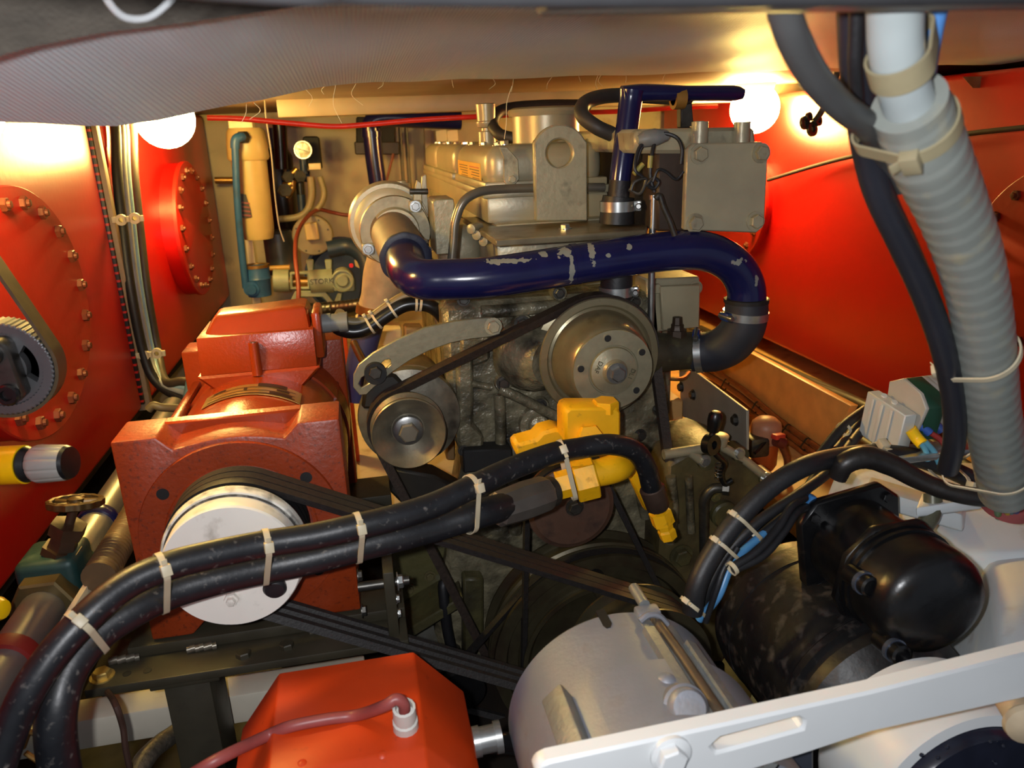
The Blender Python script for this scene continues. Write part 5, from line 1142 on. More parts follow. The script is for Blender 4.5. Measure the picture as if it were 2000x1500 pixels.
# exhaust lagging and blue pipe going down behind
LG = thing('lagged_exhaust', 'beige cloth lagged exhaust pipe with a gold band behind the generator', 'pipe', P(700, 760, 1.8))
obj('lagging', tube(pt((768, 500, 1.78), (752, 545, 1.78), (738, 590, 1.78), (728, 618, 1.78)), [.058, .050, .042, .038], 24, 6, rf=lambda s, t: 1+.03*sin(5*t+s*60)), M('beige_lagging', (170, 146, 116), .85, 0, .12, 40, .4, 80), LG)
obj('lagging_band', lathe([(-.010, .040), (-.010, .0445), (.010, .0445), (.010, .040)], P(733, 606, 1.78), (.22, 0, 1), 28), brass(), LG)
obj('exhaust_stub', tube(pt((726, 622, 1.78), (712, 670, 1.78), (702, 720, 1.78), (696, 780, 1.78)), .032, 22, 4), M('violet_blue_paint', (58, 60, 104), .5, 0, .1), LG)
tag(obj('steel_fuel_pipe', tube(pt((690, 668, 1.66), (700, 690, 1.64), (715, 716, 1.62), (735, 740, 1.62)), .008, 12, 6), brass()), 'bent bright pipe between the generator and the engine', 'pipe')
tag(obj('black_lead', tube(pt((880, 1155, 1.33), (866, 1140, 1.32), (868, 1180, 1.31), (872, 1220, 1.31), (880, 1260, 1.31), (893, 1300, 1.32)), .0105, 12, 6), rubber()), 'short black hose hanging on the lower engine plate', 'hose')
bl([(cr.x, cr.z, RC*.94), (P(905, 1345, 1.235).x, P(905, 1345, 1.235).z, .035)], 1.228, .018, 'belt slanting from the crank pulley to a small idler behind the orange box')
ID = thing('idler_pulley', 'small black idler pulley behind the orange box', 'pulley', P(905, 1400, 1.23))
obj('idler_wheel', lathe([(-.018, 0), (-.018, .042), (-.014, .042), (-.006, .034), (.004, .042), (.008, .042), (.008, 0)], Vector((P(905, 1345, 1.235).x, 1.233, P(905, 1345, 1.235).z)), (0, -1, 0), 36), black(), ID)
obj('idler_arm', tube([Vector((P(905, 1345, 1.235).x, 1.24, P(905, 1345, 1.235).z)), Vector((P(905, 1345, 1.235).x, 1.42, P(905, 1345, 1.235).z))], .012, 12, 1), dsteel(), ID)
# ================================================================ RIGHT SIDE BEHIND THE ENGINE
PT = thing('mounting_plate', 'thin grey bolted plate standing beside the fuel filter', 'plate', PX(1390, 860, .72))
obj('plate_sheet', pxx([(1326, 722), (1352, 722), (1458, 802), (1458, 880), (1330, 812)], .72, .006, .001), M('grey_plate', (148, 140, 126), .5, .2, .1, 20), PT)
for x, y in ((1331, 756), (1354, 771), (1437, 820)): bolt(PT, PX(x, y, .72), (-1, 0, 0), .0095, dsteel())
tag(obj('stud_rod', tube(pt((1290, 738, 1.5), (1330, 740, 1.5), (1345, 728, 1.55)), .005, 8, 4), brass()), 'bent brass wire at the top of the grey plate', 'wire')
FF = thing('fuel_filter', 'pink-brown fuel filter with an orange bowl on the ochre ledge', 'filter', P(1500, 930, 1.55))
fq = P(1496, 840, 1.55)
obj('filter_head', lathe([(-.03, .03), (-.02, .034), (.008, .036), (.02, .033), (.030, .022), (.034, .01), (.035, 0)], fq, (0, 0, 1), 28), M('pink_brown_casting', (176, 122, 92), .45, 0, .1, 20), FF)
obj('filter_bowl', lathe([(-.10, 0), (-.10, .022), (-.085, .030), (-.03, .031), (-.028, 0)], fq, (0, 0, 1), 28), M('orange_bowl', (170, 76, 30), .35, 0, .1, 20), FF)
obj('filter_body', obox(fq+Vector((-.03, -.01, -.03)), (1, 0, 0), (.05, .05, .05), .008), dsteel(), FF)
obj('red_tap', obox(P(1520, 852, 1.5), (1, .3, -.1), (.03, .018, .012), .002), M('red_tap', (200, 60, 44), .45), FF)
obj('tap_body', tube(pt((1515, 860, 1.5), (1530, 866, 1.5)), .014, 14, 1), M('dark_red_tap', (96, 30, 24), .5), FF)
tag(obj('fuel_line', tube(pt((1528, 872, 1.5), (1538, 900, 1.5), (1534, 930, 1.5), (1520, 960, 1.5)), .0085, 12, 6), copper()), 'copper fuel line bending down from the filter tap', 'pipe')
obj('filter_lever', tube(pt((1474, 885, 1.5), (1495, 862, 1.52)), .0045, 8, 1), black(), FF)
for k in range(3):
    q = [PX(1352-k*6, 700+k*7, 1.045), PX(1440-k*5, 752+k*9, 1.045), PX(1520-k*4, 818+k*8, 1.045), PX(1612-k*4, 884+k*9, 1.045)]
    tag(obj('copper_pipe', tube([v+Vector((-.006*k, 0, 0)) for v in q], .0075, 10, 6), copper()), ['upper copper pipe along the foot of the plank', 'middle copper pipe along the foot of the plank', 'lower copper pipe along the foot of the plank'][k], 'pipe')
for x, y in ((1420, 745), (1480, 790), (1540, 835), (1578, 862)):
    tie([(PX(x, y, 1.04), .008), (PX(x-6, y+12, 1.03), .008)], (0, 1, -.02), .006, .001, mat=blackm(), label='black cable tie on the copper pipes along the plank', group='black ties on the copper pipes')
for k in range(5):
    tag(obj('hull_cable', tube([(1.22+.03*k, 1.2, CZ-.80), (1.2+.04*k, 1.7, CZ-.77+.02*(k % 2)), (1.25+.03*k, 2.2, CZ-.79), (1.2+.04*k, 2.9, CZ-.8)], .016, 10, 8), M('brown_black_cable', (62, 52, 42), .5)), 'dark cable in the gap between the plank and the red tank', 'cable', 'cables behind the plank')
for x, y, w_, h_, nm in ((1320, 860, 60, 26, 'ochre_block'), (1310, 800, 50, 30, 'floor_block')):
    tag(obj(nm, pxp([(x-w_/2, y-h_/2), (x+w_/2, y-h_/2-4), (x+w_/2, y+h_/2+6), (x-w_/2, y+h_/2+10)], 1.6, .1, .004), M('ochre_ledge', (196, 150, 92))), 'small ochre block between the engine and the grey plate, '+('lower' if nm == 'ochre_block' else 'upper'), 'block')
# rod across the right tank and little lamp bracket
tag(obj('black_lead', tube([PX(1500, 352, 1.38), PX(1600, 322, 1.40), PX(1680, 302, 1.40), PX(1860, 266, 1.40), PX(2030, 246, 1.40)], .0062, 10, 6), M('dark_maroon_sheath', (44, 18, 18), .8)), 'dark cable strung along the long red tank', 'cable')
LB = thing('lamp_bracket', 'small dark twisted bracket hanging by the right lamp', 'bracket', P(1590, 250, 2.0))
obj('bracket_arm', tube(pt((1640, 128, 2.0), (1618, 190, 2.0), (1602, 222, 2.0), (1590, 238, 2.0)), .009, 8, 4), dsteel(), LB)
for x, y, r in ((1572, 240, .018), (1586, 252, .020), (1598, 236, .014), (1580, 228, .012)):
    obj('bracket_loop', lathe([(-.004, r*.5), (-.004, r), (.004, r), (.004, r*.5), (-.004, r*.5)], P(x, y, 2.0), (.4, -1, .2), 14), dsteel(), LB)

# ================================================================ BACK BULKHEAD EQUIPMENT
fil = M('cream_yellow_plastic', (182, 156, 104), .4, 0, .06, 12)
FT = thing('water_filter', 'cream cylindrical water filter on the bulkhead with a blue side pipe', 'filter', P(505, 480, 3.0))
s3 = S(500, 400, 3.0)
def vcyl(a, b_, prof): # along from a (top) to b (bottom)
    return lathe(prof, a, b_-a, 36)
ta, tb_ = P(478, 250, 3.0), P(506, 466, 3.0); Lf = (tb_-ta).length
obj('filter_head', lathe([(0, 0), (.0, 30*s3), (.012, 34*s3), (.05, 37*s3), (.10, 39*s3), (.11, 36*s3), (.115, 0)], ta, tb_-ta, 36), fil, FT)
o = obj('filter_housing', lathe([(.11, 32*s3), (.11, 33*s3), (Lf*.93, 31*s3), (Lf, 27*s3), (Lf+.006, 0)], ta, tb_-ta, 36), fil, FT)
obj('filter_cap', box(P(447, 236, 3.0).x, P(494, 236, 3.0).x, 2.97, 3.05, P(470, 252, 3.0).z, P(470, 230, 3.0).z, .004), M('pale_cap', (226, 214, 176), .5), FT)
obj('filter_label', pxp([(469, 378), (480, 380), (490, 412), (492, 424), (472, 426)], 2.937, .004, .0003), M('label_black', (30, 22, 18), .5), FT)
for k in range(4): obj('label_stripe', pxp([(472, 394+k*8), (487+k, 396+k*8), (488+k, 399+k*8), (472, 397+k*8)], 2.9355, .002, 0), M('label_maroon', (120, 48, 40), .5), FT)
obj('filter_elbow', tube(pt((478, 268, 2.93), (468, 268, 2.90), (460, 274, 2.89), (459, 290, 2.89)), .016, 14, 5), lblue(), FT)
obj('elbow_nut', lathe([(-.008, .022), (.012, .022), (.012, 0)], P(476, 268, 2.925), (-.6, -1, 0), 6), dsteel(), FT)
obj('side_pipe', tube(pt((459, 285, 2.89), (463, 380, 2.90), (470, 470, 2.92), (480, 562, 2.94)), .0125, 14, 4), lblue(), FT)
obj('post', pxp([(478, 466), (492, 462), (512, 606), (494, 606)], 3.06, .03, .002), cream(), FT)
BV = thing('strainer', 'light blue round strainer body at the foot of the blue pipe', 'strainer', P(500, 575, 2.95))
sq_ = P(500, 520, 2.98)
obj('strainer_body', lathe([(-.11, 0), (-.11, .042), (-.05, .046), (-.045, .050), (-.038, .046), (0, .047), (.002, .040), (.002, 0)], sq_, (0, 0, 1), 32), lblue(), BV)
obj('strainer_rim', lathe([(-.004, .036), (-.004, .049), (.006, .049), (.006, .036), (-.004, .036)], sq_, (0, 0, 1), 32), brass(), BV)
obj('strainer_port', lathe([(0, 0), (0, .028), (.02, .028), (.02, .020), (.03, .018), (.03, 0)], P(492, 562, 2.95), (0, -1, -.1), 24), lblue(), BV)
# pump set
pg = M('grey_green_paint', (132, 138, 118), .45, 0, .1, 20, .1, 60, dirt=(70, 64, 50), damt=.3)
PM = thing('water_pump', 'grey-green horizontal water pump on splayed feet by the bulkhead', 'pump', P(610, 605, 2.8))
obj('pump_barrel', tube(pt((535, 548, 2.85), (565, 548, 2.85)), .040, 24, 1), pg, PM)
obj('pump_cage', pxp([(566, 532), (605, 530), (606, 566), (566, 566)], 2.80, .02, .003, [[(571, 537), (600, 536), (601, 561), (571, 561)]]), pg, PM)
obj('pump_shaft', tube(pt((555, 550, 2.84), (620, 550, 2.84)), .018, 14, 1), brass(), PM)
obj('pump_cover', tube(pt((606, 550, 2.82), (650, 548, 2.82)), .042, 24, 1), pg, PM)
obj('discharge_leg', pxp([(598, 508), (612, 508), (612, 536), (602, 536)], 2.82, .03, .003), pg, PM); obj('discharge_leg', pxp([(634, 508), (648, 508), (648, 536), (638, 536)], 2.82, .03, .003), pg, PM)
vo = P(669, 547, 2.80)
obj('volute', pxp([(650, 548)]+[(x, y) for x, y in arc(669, 546, 21, 180, 0, 10)]+[(692, 548), (693, 566), (690, 569), (653, 569), (650, 566)], 2.79, .05, .004), pg, PM)
obj('volute_ring', lathe([(-.01, .040), (.008, .040), (.010, .037), (.010, .034), (.004, .033), (.004, .024), (.008, .023), (.012, .018), (.012, 0)], Vector((vo.x, 2.79, vo.z)), (0, -1, 0), 36), pg, PM)
obj('feet', pxp([(576, 570), (580, 568), (634, 568), (652, 592), (660, 572), (668, 572), (664, 598), (646, 598), (630, 580), (586, 580), (572, 598), (562, 598)], 2.80, .02, .002), pg, PM)
text('STORK', .026, P(629, 548, 2.80)+Vector((0, -.02, 0)), (1, 0, 0), (0, 0, 1), M('dark_letters', (60, 62, 52), .6), PM, .002)
MB = thing('pump_motor', 'dark blue electric motor behind the grey-green pump', 'motor', P(660, 600, 3.0))
dbl = M('dark_blue_motor', (30, 46, 70), .45, 0, .15, 20, .1, 60)
obj('motor_shell', lathe([(-.12, 0), (-.12, .13), (0, .14), (.02, .12), (.02, 0)], P(668, 540, 3.22), (0, -1, 0), 40), dbl, MB)
for k in range(5): obj('motor_fin', lathe([(-.11, .12-.006*k), (-.11, .150), (-.105, .150), (-.105, .12)], P(668, 540, 3.22)+Vector((0, -.025*k, 0)), (0, -1, 0), 40), dbl, MB)
obj('warning_plate', pxp([(692, 508), (700, 508), (706, 518), (702, 524), (694, 520)], 2.98, .004, .0005), fil, MB)
obj('red_button', lathe([(0, 0), (0, .008), (.01, .008), (.01, 0)], P(686, 518, 2.95), (0, -1, 0), 14), M('red_button', (210, 30, 40), .4), MB)
tag(obj('blue_hose', tube(pt((640, 488, 3.0), (680, 482, 3.0), (710, 500, 2.95), (722, 540, 2.9), (716, 590, 2.85), (700, 620, 2.8)), .032, 18, 8), dbl), 'thick dark blue hose curving round the pump motor', 'hose')
CY = thing('pressure_cylinder', 'dull silver upright cylinder with a gold band behind the filter', 'cylinder', P(545, 540, 3.2))
obj('cylinder_shell', lathe([(-.16, .058), (.0, .058), (.01, .05), (.012, 0)], P(542, 455, 3.2), (0, 0, 1), 32), M('dull_silver', (96, 100, 98), .35, .5, .15, 10), CY)
obj('gold_band', tube(pt((520, 524, 3.12), (566, 522, 3.12)), .010, 12, 1), M('gold_band', (200, 150, 70), .4), CY)
DS = thing('round_junction', 'grey round housing with a square box on its face', 'housing', P(612, 490, 3.1))
obj('round_cover', lathe([(-.08, 0), (-.08, .074), (0, .076), (.004, .072), (.004, 0)], P(610, 460, 3.1), (0, -1, 0), 44), M('grey_brown_disc', (130, 116, 94), .5, 0, .1, 16), DS)
obj('junction_box', pxp([(594, 438), (618, 434), (624, 468), (598, 470)], 3.06, .05, .003), fil, DS)
for a in range(8): bolt(DS, P(610, 460, 3.096)+Vector((.064*cos(a*pi/4+.3), 0, .064*sin(a*pi/4+.3))), (0, -1, 0), .004, dsteel(), washer=False)
BT = thing('shade_infill', 'added black shade vessel between the cream filter and the gauge', 'infill', P(548, 440, 3.38))  # black cylinder added to darken the gap behind the filter
obj('infill_body', lathe([(-.26, 0), (-.26, .05), (-.24, .06), (.09, .06), (.12, .045), (.13, 0)], P(546, 350, 3.38), (0, 0, 1), 28), black(), BT)
obj('infill_neck', lathe([(.12, .02), (.20, .02), (.20, 0)], P(546, 350, 3.38), (0, 0, 1), 16), dbl, BT)
GA = thing('pressure_gauge', 'round white dial pressure gauge on a blue stem', 'gauge', P(592, 320, 3.2))
ga = P(592, 293, 3.2)
obj('gauge_case', lathe([(-.03, 0), (-.03, .032), (0, .034), (.006, .034), (.006, .030), (.002, .029), (.002, .028)], ga, (-.1, -1, .1), 32), steel(), GA)
gf = obj('gauge_dial', lathe([(.001, 0), (.001, .0295), (.002, .0295), (.002, 0)], ga, (-.1, -1, .1), 32), M('dial_white', (232, 206, 150), .4), GA)
obj('needle', obox(ga+Vector((0, -.004, 0)), (1, 0, -.35), (.034, .002, .002), 0), blackm(), gf)
obj('gauge_stem', tube(pt((592, 312, 3.2), (594, 340, 3.2)), .014, 12, 1), dbl, GA)
b = pxp([(590, 270), (594, 266), (620, 266), (624, 270), (630, 330), (602, 332)], 3.3, .02, .006); tag(obj('instrument_case', b, blackm()), 'black rounded panel behind the pressure gauge', 'panel')
MF = thing('valve_manifold', 'cluster of brass valves and dark pipe unions below the gauge', 'manifold', P(565, 350, 3.2))
for q, r, mt in (([(545, 235, 3.3), (550, 330, 3.3)], .026, black()), ([(560, 342, 3.25), (605, 345, 3.25)], .022, dbl), ([(553, 350, 3.2), (572, 338, 3.2), (580, 330, 3.2)], .012, brass()), ([(556, 365, 3.2), (570, 358, 3.2)], .018, brass()), ([(585, 350, 3.22), (588, 385, 3.22)], .016, black()), ([(560, 385, 3.2), (570, 370, 3.2), (572, 352, 3.2)], .014, brass()), ([(588, 380, 3.2), (592, 440, 3.2)], .016, dbl)):
    obj('manifold_pipe', tube(pt(*q), r, 14, 4), mt, MF)
obj('solenoid_coil', obox(P(615, 325, 3.15), (1, 0, 0), (.045, .03, .024), .003), M('cream_coil', (214, 190, 148), .5), MF)
for x, y, r in ((562, 346, .022), (556, 372, .026), (585, 345, .024)): obj('union_nut', lathe([(-.012, r), (.012, r), (.012, 0)], P(x, y, 3.18), (.3, -1, .2), 6), dsteel(), MF)
hg = M('beige_grey_hose', (134, 120, 92), .5, 0, .1)
tag(obj('flexible_hose', tube(pt((606, 345, 3.15), (608, 380, 3.15), (600, 410, 3.15), (580, 424, 3.15), (545, 428, 3.15)), .013, 12, 8), hg), 'beige hose curving down left of the gauge cluster', 'hose')
tag(obj('flexible_hose', tube(pt((624, 345, 3.15), (632, 375, 3.15), (628, 395, 3.15), (616, 412, 3.15)), .010, 12, 8), hg), 'thin beige hose hanging below the cream coil', 'hose')
rl = M('rust_red_cable', (120, 52, 40), .5)
tag(obj('red_lead', tube(pt((740, 400, 3.2), (715, 414, 3.2), (680, 420, 3.2), (650, 415, 3.2), (620, 410, 3.15), (595, 430, 3.0), (580, 460, 2.85), (577, 500, 2.7), (583, 560, 2.62), (582, 602, 2.6)), .0075, 10, 8), rl), 'rust red cable looping from the valves down past the pump', 'cable')
tag(obj('red_lead', tube(pt((768, 300, 3.3), (758, 340, 3.3), (746, 385, 3.3)), .005, 8, 5), rl), 'thin rust red cable below the black meter box', 'cable')
for k, x in enumerate((784, 796)): tag(obj('wall_cable', tube(pt((x-4, 235, 3.5), (x, 300, 3.5), (x+5, 370, 3.5)), .008, 8, 4), M('grey_wall_cable', (92, 86, 76), .5)), ['left', 'right'][k]+'hand grey cable of the pair clipped to the bulkhead', 'cable')
BB = thing('meter_box', 'black meter box with a shelf lip high on the bulkhead', 'box', P(738, 300, 3.4))
obj('box_body', pxp([(696, 228), (772, 228), (772, 280), (696, 280)], 3.35, .15, .004), blackm(), BB)
obj('box_lip', pxp([(692, 277), (780, 277), (780, 302), (694, 302)], 3.32, .15, .004), M('dark_brown_lip', (54, 46, 36), .5), BB)
NP = thing('navy_downpipe', 'dark navy downpipe with an elbow crossing the black meter box', 'pipe', P(745, 400, 3.1))
obj('downpipe', tube(pt((726, 262, 3.1), (731, 310, 3.1), (738, 360, 3.1), (744, 420, 3.1)), .034, 22, 4), navy(), NP)
obj('elbow', tube(pt((726, 268, 3.1), (724, 246, 3.1), (734, 234, 3.1), (760, 230, 3.1), (810, 232, 3.1), (900, 236, 3.1)), .034, 22, 6), navy(), NP)
obj('elbow_collar', lathe([(-.01, .034), (-.01, .038), (.01, .038), (.01, .034)], P(726, 262, 3.1), (0, 0, 1), 26), navy(), NP)
tag(obj('corrugated_duct', tube(pt((560, 612, 2.5), (640, 606, 2.5), (700, 600, 2.45), (760, 590, 2.4)), .026, 16, 16, rf=rib(.012, .09)), black()), 'black corrugated duct lying in front of the water pump', 'duct')
tag(obj('dark_locker', box(.9, 1.35, 3.2, 3.5, LZ-.1, CZ-.12, .01), M('brown_locker', (120, 92, 60), .5)), 'brown locker in the back right corner', 'locker')
for k in range(2): tag(obj('wall_box', pxp([(850+k*22, 255), (872+k*22, 252), (874+k*22, 276), (852+k*22, 278)], 3.4, .08, .003), cream()), ['cream junction box on the bulkhead beside the breather', 'second cream junction box just behind the breather'][k], 'box')
tag(obj('wall_stile', pxp([(828, 236), (842, 236), (846, 420), (834, 420)], 3.5, .04, .002), bulk()), 'beige vertical stile on the bulkhead behind the engine', 'stile')
tag(obj('pipe_beam', tube(pt((420, 352, 3.45), (460, 352, 3.45)), .014, 10, 1), brass()), 'brass pipe stub between the far tank and the filter', 'pipe')
for k, (x, y, w_, h_) in enumerate(((715, 640, 40, 20), (755, 660, 60, 30), (690, 612, 60, 14))):
    tag(obj('floor_block', pxp([(x-w_/2, y-h_/2), (x+w_/2, y-h_/2-2), (x+w_/2, y+h_/2), (x-w_/2, y+h_/2+2)], 2.2+.15*k, .12, .004), cream()), ['small cream block below the lagged exhaust', 'cream block behind the alternator strap', 'long cream block under the corrugated duct'][k], 'block')
tag(obj('orange_carton', box(P(652, 626, 1.9).x, P(673, 626, 1.9).x, 1.9, 1.95, .30, P(660, 625, 1.9).z, .002), M('orange_label', (220, 84, 40), .5)), 'small orange box behind the cable gland', 'box')

# ================================================================ LEFT SIDE, NEAR
YP = 1.0
tcn = P(2, 722, YP); RT = 92*S(2, 722, YP)
TP = thing('toothed_pulley', 'grey toothed pulley with a kidney slot beside the near tank cover', 'pulley', (tcn.x, YP, tcn.z-RT))
gm = M('grey_pulley_metal', (96, 96, 98), .4, .5, .12, 30, .05, 90)
nt2 = 60
obj('toothed_rim', lathe([(-.034, RT*.7), (-.034, RT), (0, RT), (.001, RT*.97), (.001, RT*.80), (-.005, RT*.78), (-.005, RT*.7), (-.034, RT*.7)], tcn, (0, -1, 0), nt2*4, mod=lambda t, a: 1+(0.022 if int(t*nt2*2/(2*pi)+.01) % 2 else 0)), gm, TP, 20)
web = [(RT*.80*cos(2*pi*i/48), RT*.80*sin(2*pi*i/48)) for i in range(48)]
kid = [(RT*.72*cos(radians(a)), RT*.72*sin(radians(a))) for a in range(-30, 46, 6)] + [(RT*.48*cos(radians(a)), RT*.48*sin(radians(a))) for a in range(36, -25, -6)]
kid = [(x+.0*RT, z) for x, z in kid]
obj('pulley_web', prism([(tcn.x+x, YP+.002, tcn.z+z) for x, z in web], (0, .014, 0), 0, [[(tcn.x+x, YP+.002, tcn.z+z) for x, z in kid]]), gm, TP)
hub = [(-.55, .75), (.30, .72), (.38, .55), (.48, -.52), (.36, -.62), (-.55, -.62)]
o = obj('clamp_hub', prism([(tcn.x+x*RT, YP-.022, tcn.z+z*RT) for x, z in hub], (0, .026, 0), .003), dsteel(), TP)
for x, z in ((.06, .42), (.20, -.44)):
    obj('socket_screw', lathe([(-.002, .0), (-.002, .013), (.006, .013), (.008, .011), (.008, .007), (.003, .006), (.003, 0)], tcn+Vector((x*RT, -.022, z*RT)), (0, -1, 0), 20), black(), TP)
obj('pulley_shaft', tube([tcn+Vector((0, .0, 0)), tcn+Vector((-.004, .04, -.004))], .012, 16, 1), dsteel(), TP)
tag(obj('timing_belt', belt([(tcn.x, tcn.z, RT*1.025), (tcn.x-.045, tcn.z+.22, .022)], YP+.002, .030, .004, 0), M('tan_black_belt', (74, 62, 40), .5, 0, .2, 60)), 'toothed timing belt round the grey pulley', 'belt')
obj('idler_wheel', lathe([(-.034, 0), (-.034, .022), (0, .022), (.002, 0)], tcn+Vector((-.045, 0, .22)), (0, -1, 0), 24), gm, TP)
obj('idler_shaft', tube([tcn+Vector((-.045, 0, .22)), tcn+Vector((-.045, .06, .22))], .008, 10, 1), dsteel(), TP)
TM = thing('steering_motor', 'dark motor behind the toothed pulley', 'motor', (tcn.x-.05, 1.12, tcn.z-.05))
obj('motor_case', lathe([(0, 0), (0, .022), (.03, .022), (.032, 0)], tcn+Vector((-.01, .036, -.01)), (0, 1, 0), 28), black(), TM)
# yellow grip with grey knob
KN = thing('twist_grip_control', 'yellow cylinder with a grey fluted knob', 'knob', P(60, 945, .95))
ka, kb = P(-40, 911, .97), P(141, 903, .94); kd = (kb-ka).normalized(); kl = (kb-ka).length; sk = S(80, 905, .95)
obj('yellow_grip', lathe([(-.02, 0), (-.02, 38*sk), (kl*.50, 38*sk), (kl*.505, 0)], ka, kd, 32), M('yellow_plastic', (232, 186, 10), .35), KN)
obj('black_ring', lathe([(kl*.50, 0), (kl*.50, 35*sk), (kl*.52, 36*sk), (kl*.58, 31*sk), (kl*.60, 0)], ka, kd, 32), black(), KN)
obj('fluted_knob', lathe([(kl*.57, 0), (kl*.57, 27*sk), (kl*.61, 35*sk), (kl*.66, 38*sk), (kl*.93, 35*sk), (kl*.955, 33*sk), (kl*.955, 0)], ka, kd, 60, mod=lambda t, a: 1-.05*(1 if cos(10*t) > .55 else 0)), M('grey_knob_plastic', (140, 142, 136), .45, 0, .05), KN, 30)
obj('end_cap', lathe([(kl*.95, 0), (kl*.95, 34*sk), (kl*.985, 31*sk), (kl*.99, 24*sk), (kl*.985, 0)], ka, kd, 36), black(), KN)
# fitting stays clear of the tank: bracket
obj('grip_bracket', box(ka.x-.03, ka.x+.01, .96, 1.0, ka.z-.02, ka.z+.02, .002), dsteel(), KN)
# sea-water pipe with gate valve
xp_ = -.475
def onp(px, py): return PX(px, py, xp_)
pa, pb_ = onp(262, 880), onp(140, 1075); pz = (pa.z+pb_.z)/2
pz = onp(70, 1212).z
rp = .029
SWP = thing('sea_water_pipe', 'long dull steel pipe running back beside the near red tank', 'pipe', (xp_, 1.6, pz-rp))
gp2 = M('galvanised_pipe', (132, 128, 124), .36, .7, .15, 14, .1, 60, dirt=(92, 84, 76), damt=.35, dscale=16)
yv = onp(110, 1135).y
obj('pipe_run', tube([(xp_, yv+.03, pz), (xp_, 1.88, pz)], rp, 24, 1), gp2, SWP)
obj('pipe_run', tube([(xp_, .55, pz), (xp_, yv-.05, pz)], rp, 24, 1), gp2, SWP)
yk = onp(190, 1015).y
obj('pipe_saddle', lathe([(-.012, rp), (-.012, rp+.004), (-.006, rp+.006), (.006, rp+.006), (.012, rp+.004), (.012, rp)], (xp_, yk, pz), (0, 1, 0), 32), navy(), SWP)
GV = thing('gate_valve', 'green bronze gate valve with a rusty handwheel on the steel pipe', 'valve', (xp_, yv, pz-.05))
vg = M('verdigris_paint', (26, 56, 54), .5, .2, .2, 20, .3, 50, dirt=(96, 112, 92), damt=.3, dscale=26)
obj('valve_body', box(xp_-.038, xp_+.042, yv-.035, yv+.045, pz-.045, pz+.058, .012, 3), vg, GV)
obj('union_hex', lathe([(-.014, .046), (.012, .046), (.014, .042), (.014, 0)], (xp_, yv-.045, pz), (0, -1, 0), 6), M('bronze_nut', (98, 84, 52), .45, .6, .2), GV, 20)
obj('union_hex', lathe([(-.012, .042), (.012, .042), (.012, 0)], (xp_, yv+.052, pz), (0, 1, 0), 6), vg, GV, 20)
bnz = M('brown_bronze', (70, 52, 38), .45, .5, .2, 30, .2, 60)
vx = Vector((xp_+.014, yv, pz+.052))
tp_ = P(143, 988, vx.y-.01); tdx = tp_.x-vx.x
hz = tp_.z-vx.z
obj('bonnet', lathe([(0, .026), (.012, .026), (.012, .020), (.030, .018), (.032, .024), (.050, .024), (.052, .008), (.054, 0)], vx, (tdx, 0, hz), 6), bnz, GV, 20)
obj('valve_stem', tube([vx+Vector((tdx, 0, hz))*.4, vx+Vector((tdx, 0, hz))], .0065, 12, 1), bnz, GV)
hw = M('blackened_brass', (84, 66, 38), .4, .6, .3, 40, .2, 80)
hc = vx+Vector((tdx, 0, hz)); rw = 50*S(143, 988, hc.y)
wheel = obj('handwheel', lathe([(-.005, rw*.80), (-.006, rw*.9), (-.004, rw), (.004, rw), (.006, rw*.9), (.005, rw*.80), (-.005, rw*.80)], hc, (.10, .22, 1), 60, mod=lambda t, a: 1+.035*cos(14*t)), hw, GV)
for k in range(5): a = 2*pi*k/5+.3; obj('wheel_spoke', tube([hc+Vector((.008*cos(a), .008*sin(a), 0)), hc+Vector((rw*.85*cos(a), rw*.85*sin(a), -rw*.85*(.10*cos(a)+.22*sin(a))))], .0048, 8, 1), hw, wheel)
obj('wheel_hub', lathe([(-.008, 0), (-.008, .011), (.006, .011), (.008, .007), (.010, 0)], hc, (.10, .22, 1), 16), hw, wheel)
obj('drain_branch', tube([(xp_+.04, yv-.01, pz+.012), (xp_+.085, yv-.015, pz+.010), (xp_+.10, yv-.02, pz-.01)], .013, 14, 4), vg, GV)
obj('drain_nut', lathe([(0, 0), (0, .012), (.02, .012), (.02, .008), (.03, .008), (.03, 0)], (xp_+.092, yv-.015, pz+.006), (1, 0, .25), 6), brass(), GV)
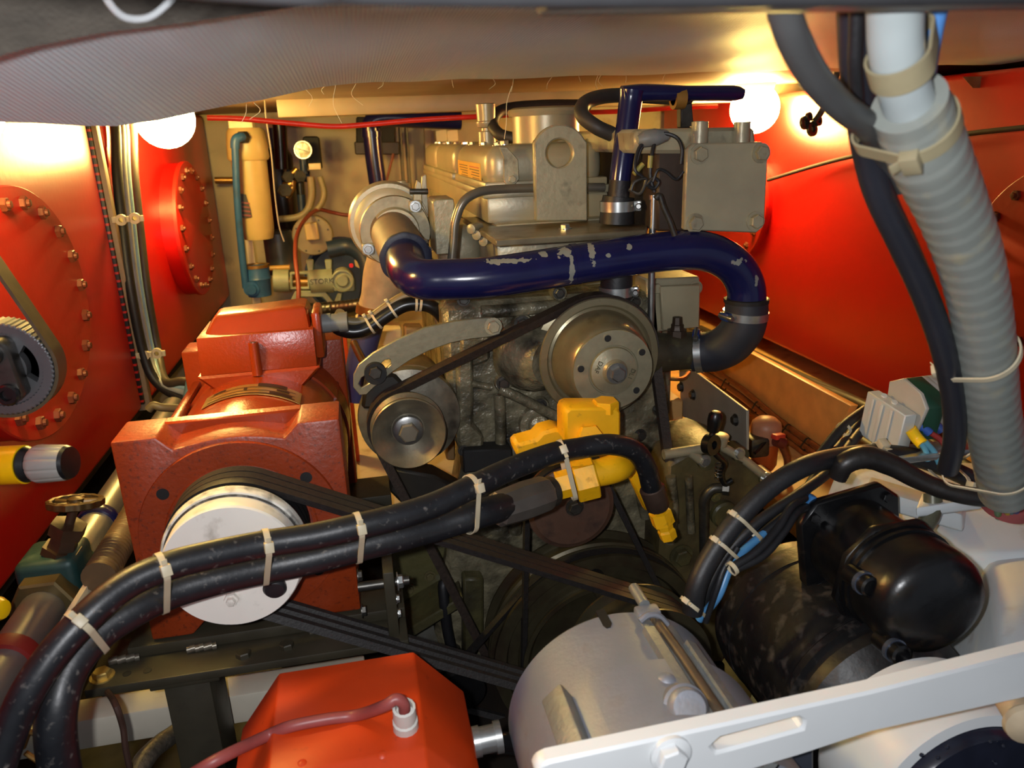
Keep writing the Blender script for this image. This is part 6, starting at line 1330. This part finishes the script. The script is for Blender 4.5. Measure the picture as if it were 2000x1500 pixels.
tag(obj('flexible_duct', tube([PX(193, 1128, -.40), PX(222, 1078, -.40), PX(245, 1040, -.40), PX(290, 960, -.40)], .0215, 18, 40, rf=rib(.0085, .09)), M('brown_corrugated', (96, 76, 52), .45, .2, .15)), 'brown corrugated hose between the steel pipe and the generator', 'hose')
e0, e1 = PX(85, 1262, -.425), PX(240, 1018, -.425); eh, ew = Vector((0, 0, .05)), Vector((.008, 0, 0))
tag(obj('bearer_plate', hexa([e0-eh, e0-eh+ew, e1-eh+ew, e1-eh, e0, e0+ew, e1+ew, e1], .001), cream()), 'thin cream edge of the upright plate beside the steel pipe', 'plate')
tag(obj('red_flange', lathe([(-.01, rp*1.02), (-.01, rp*1.25), (0, rp*1.28), (.012, rp*1.2), (.012, rp*1.02)], (xp_, onp(18, 1300).y, pz), (0, -1, 0), 32), M('red_flange', (112, 22, 18), .5)), 'red ring round the near end of the steel pipe', 'ring')
tag(obj('yellow_cap', lathe([(-.13, .008), (-.03, .008), (-.03, .014), (0, .015), (.008, .011), (.011, 0)], P(-4, 1190, .9), (.9, -.3, 0), 20), M('yellow_plastic', (232, 186, 10))), 'small yellow cap below the grey fluted knob', 'cap')
tag(obj('bilge_pipe', tube([(-.66, .6, .42), (-.66, 2.2, .42), (-.64, 3.0, .42)], .03, 14, 3), blackm()), 'black pipe in the gap below the left tanks', 'pipe')
tag(obj('blue_hose', tube([(-.40, 1.62, pz+.0), (-.44, 2.0, pz+.05), (-.46, 2.5, pz+.05)], .016, 14, 6, rf=rib(.02, .04)), M('dusty_blue_hose', (60, 92, 124), .5)), 'dusty blue hose behind the generator against the tank', 'hose')
b = tube(pt((290, 800, 1.5), (300, 792, 1.5), (318, 796, 1.5), (360, 798, 1.52), (400, 800, 1.55)), .008, 10, 6); tag(obj('drain_hose', b, M('olive_hose', (96, 82, 58), .5)), 'short olive hose end beside the generator flange', 'hose')
tag(obj('wire_offcuts', tube(pt((45, 1460, .78), (60, 1430, .78), (85, 1455, .78), (70, 1480, .78), (50, 1470, .78), (80, 1490, .78)), .003, 8, 6), brass()), 'knot of brass wire at the foot of the hoses', 'wire')
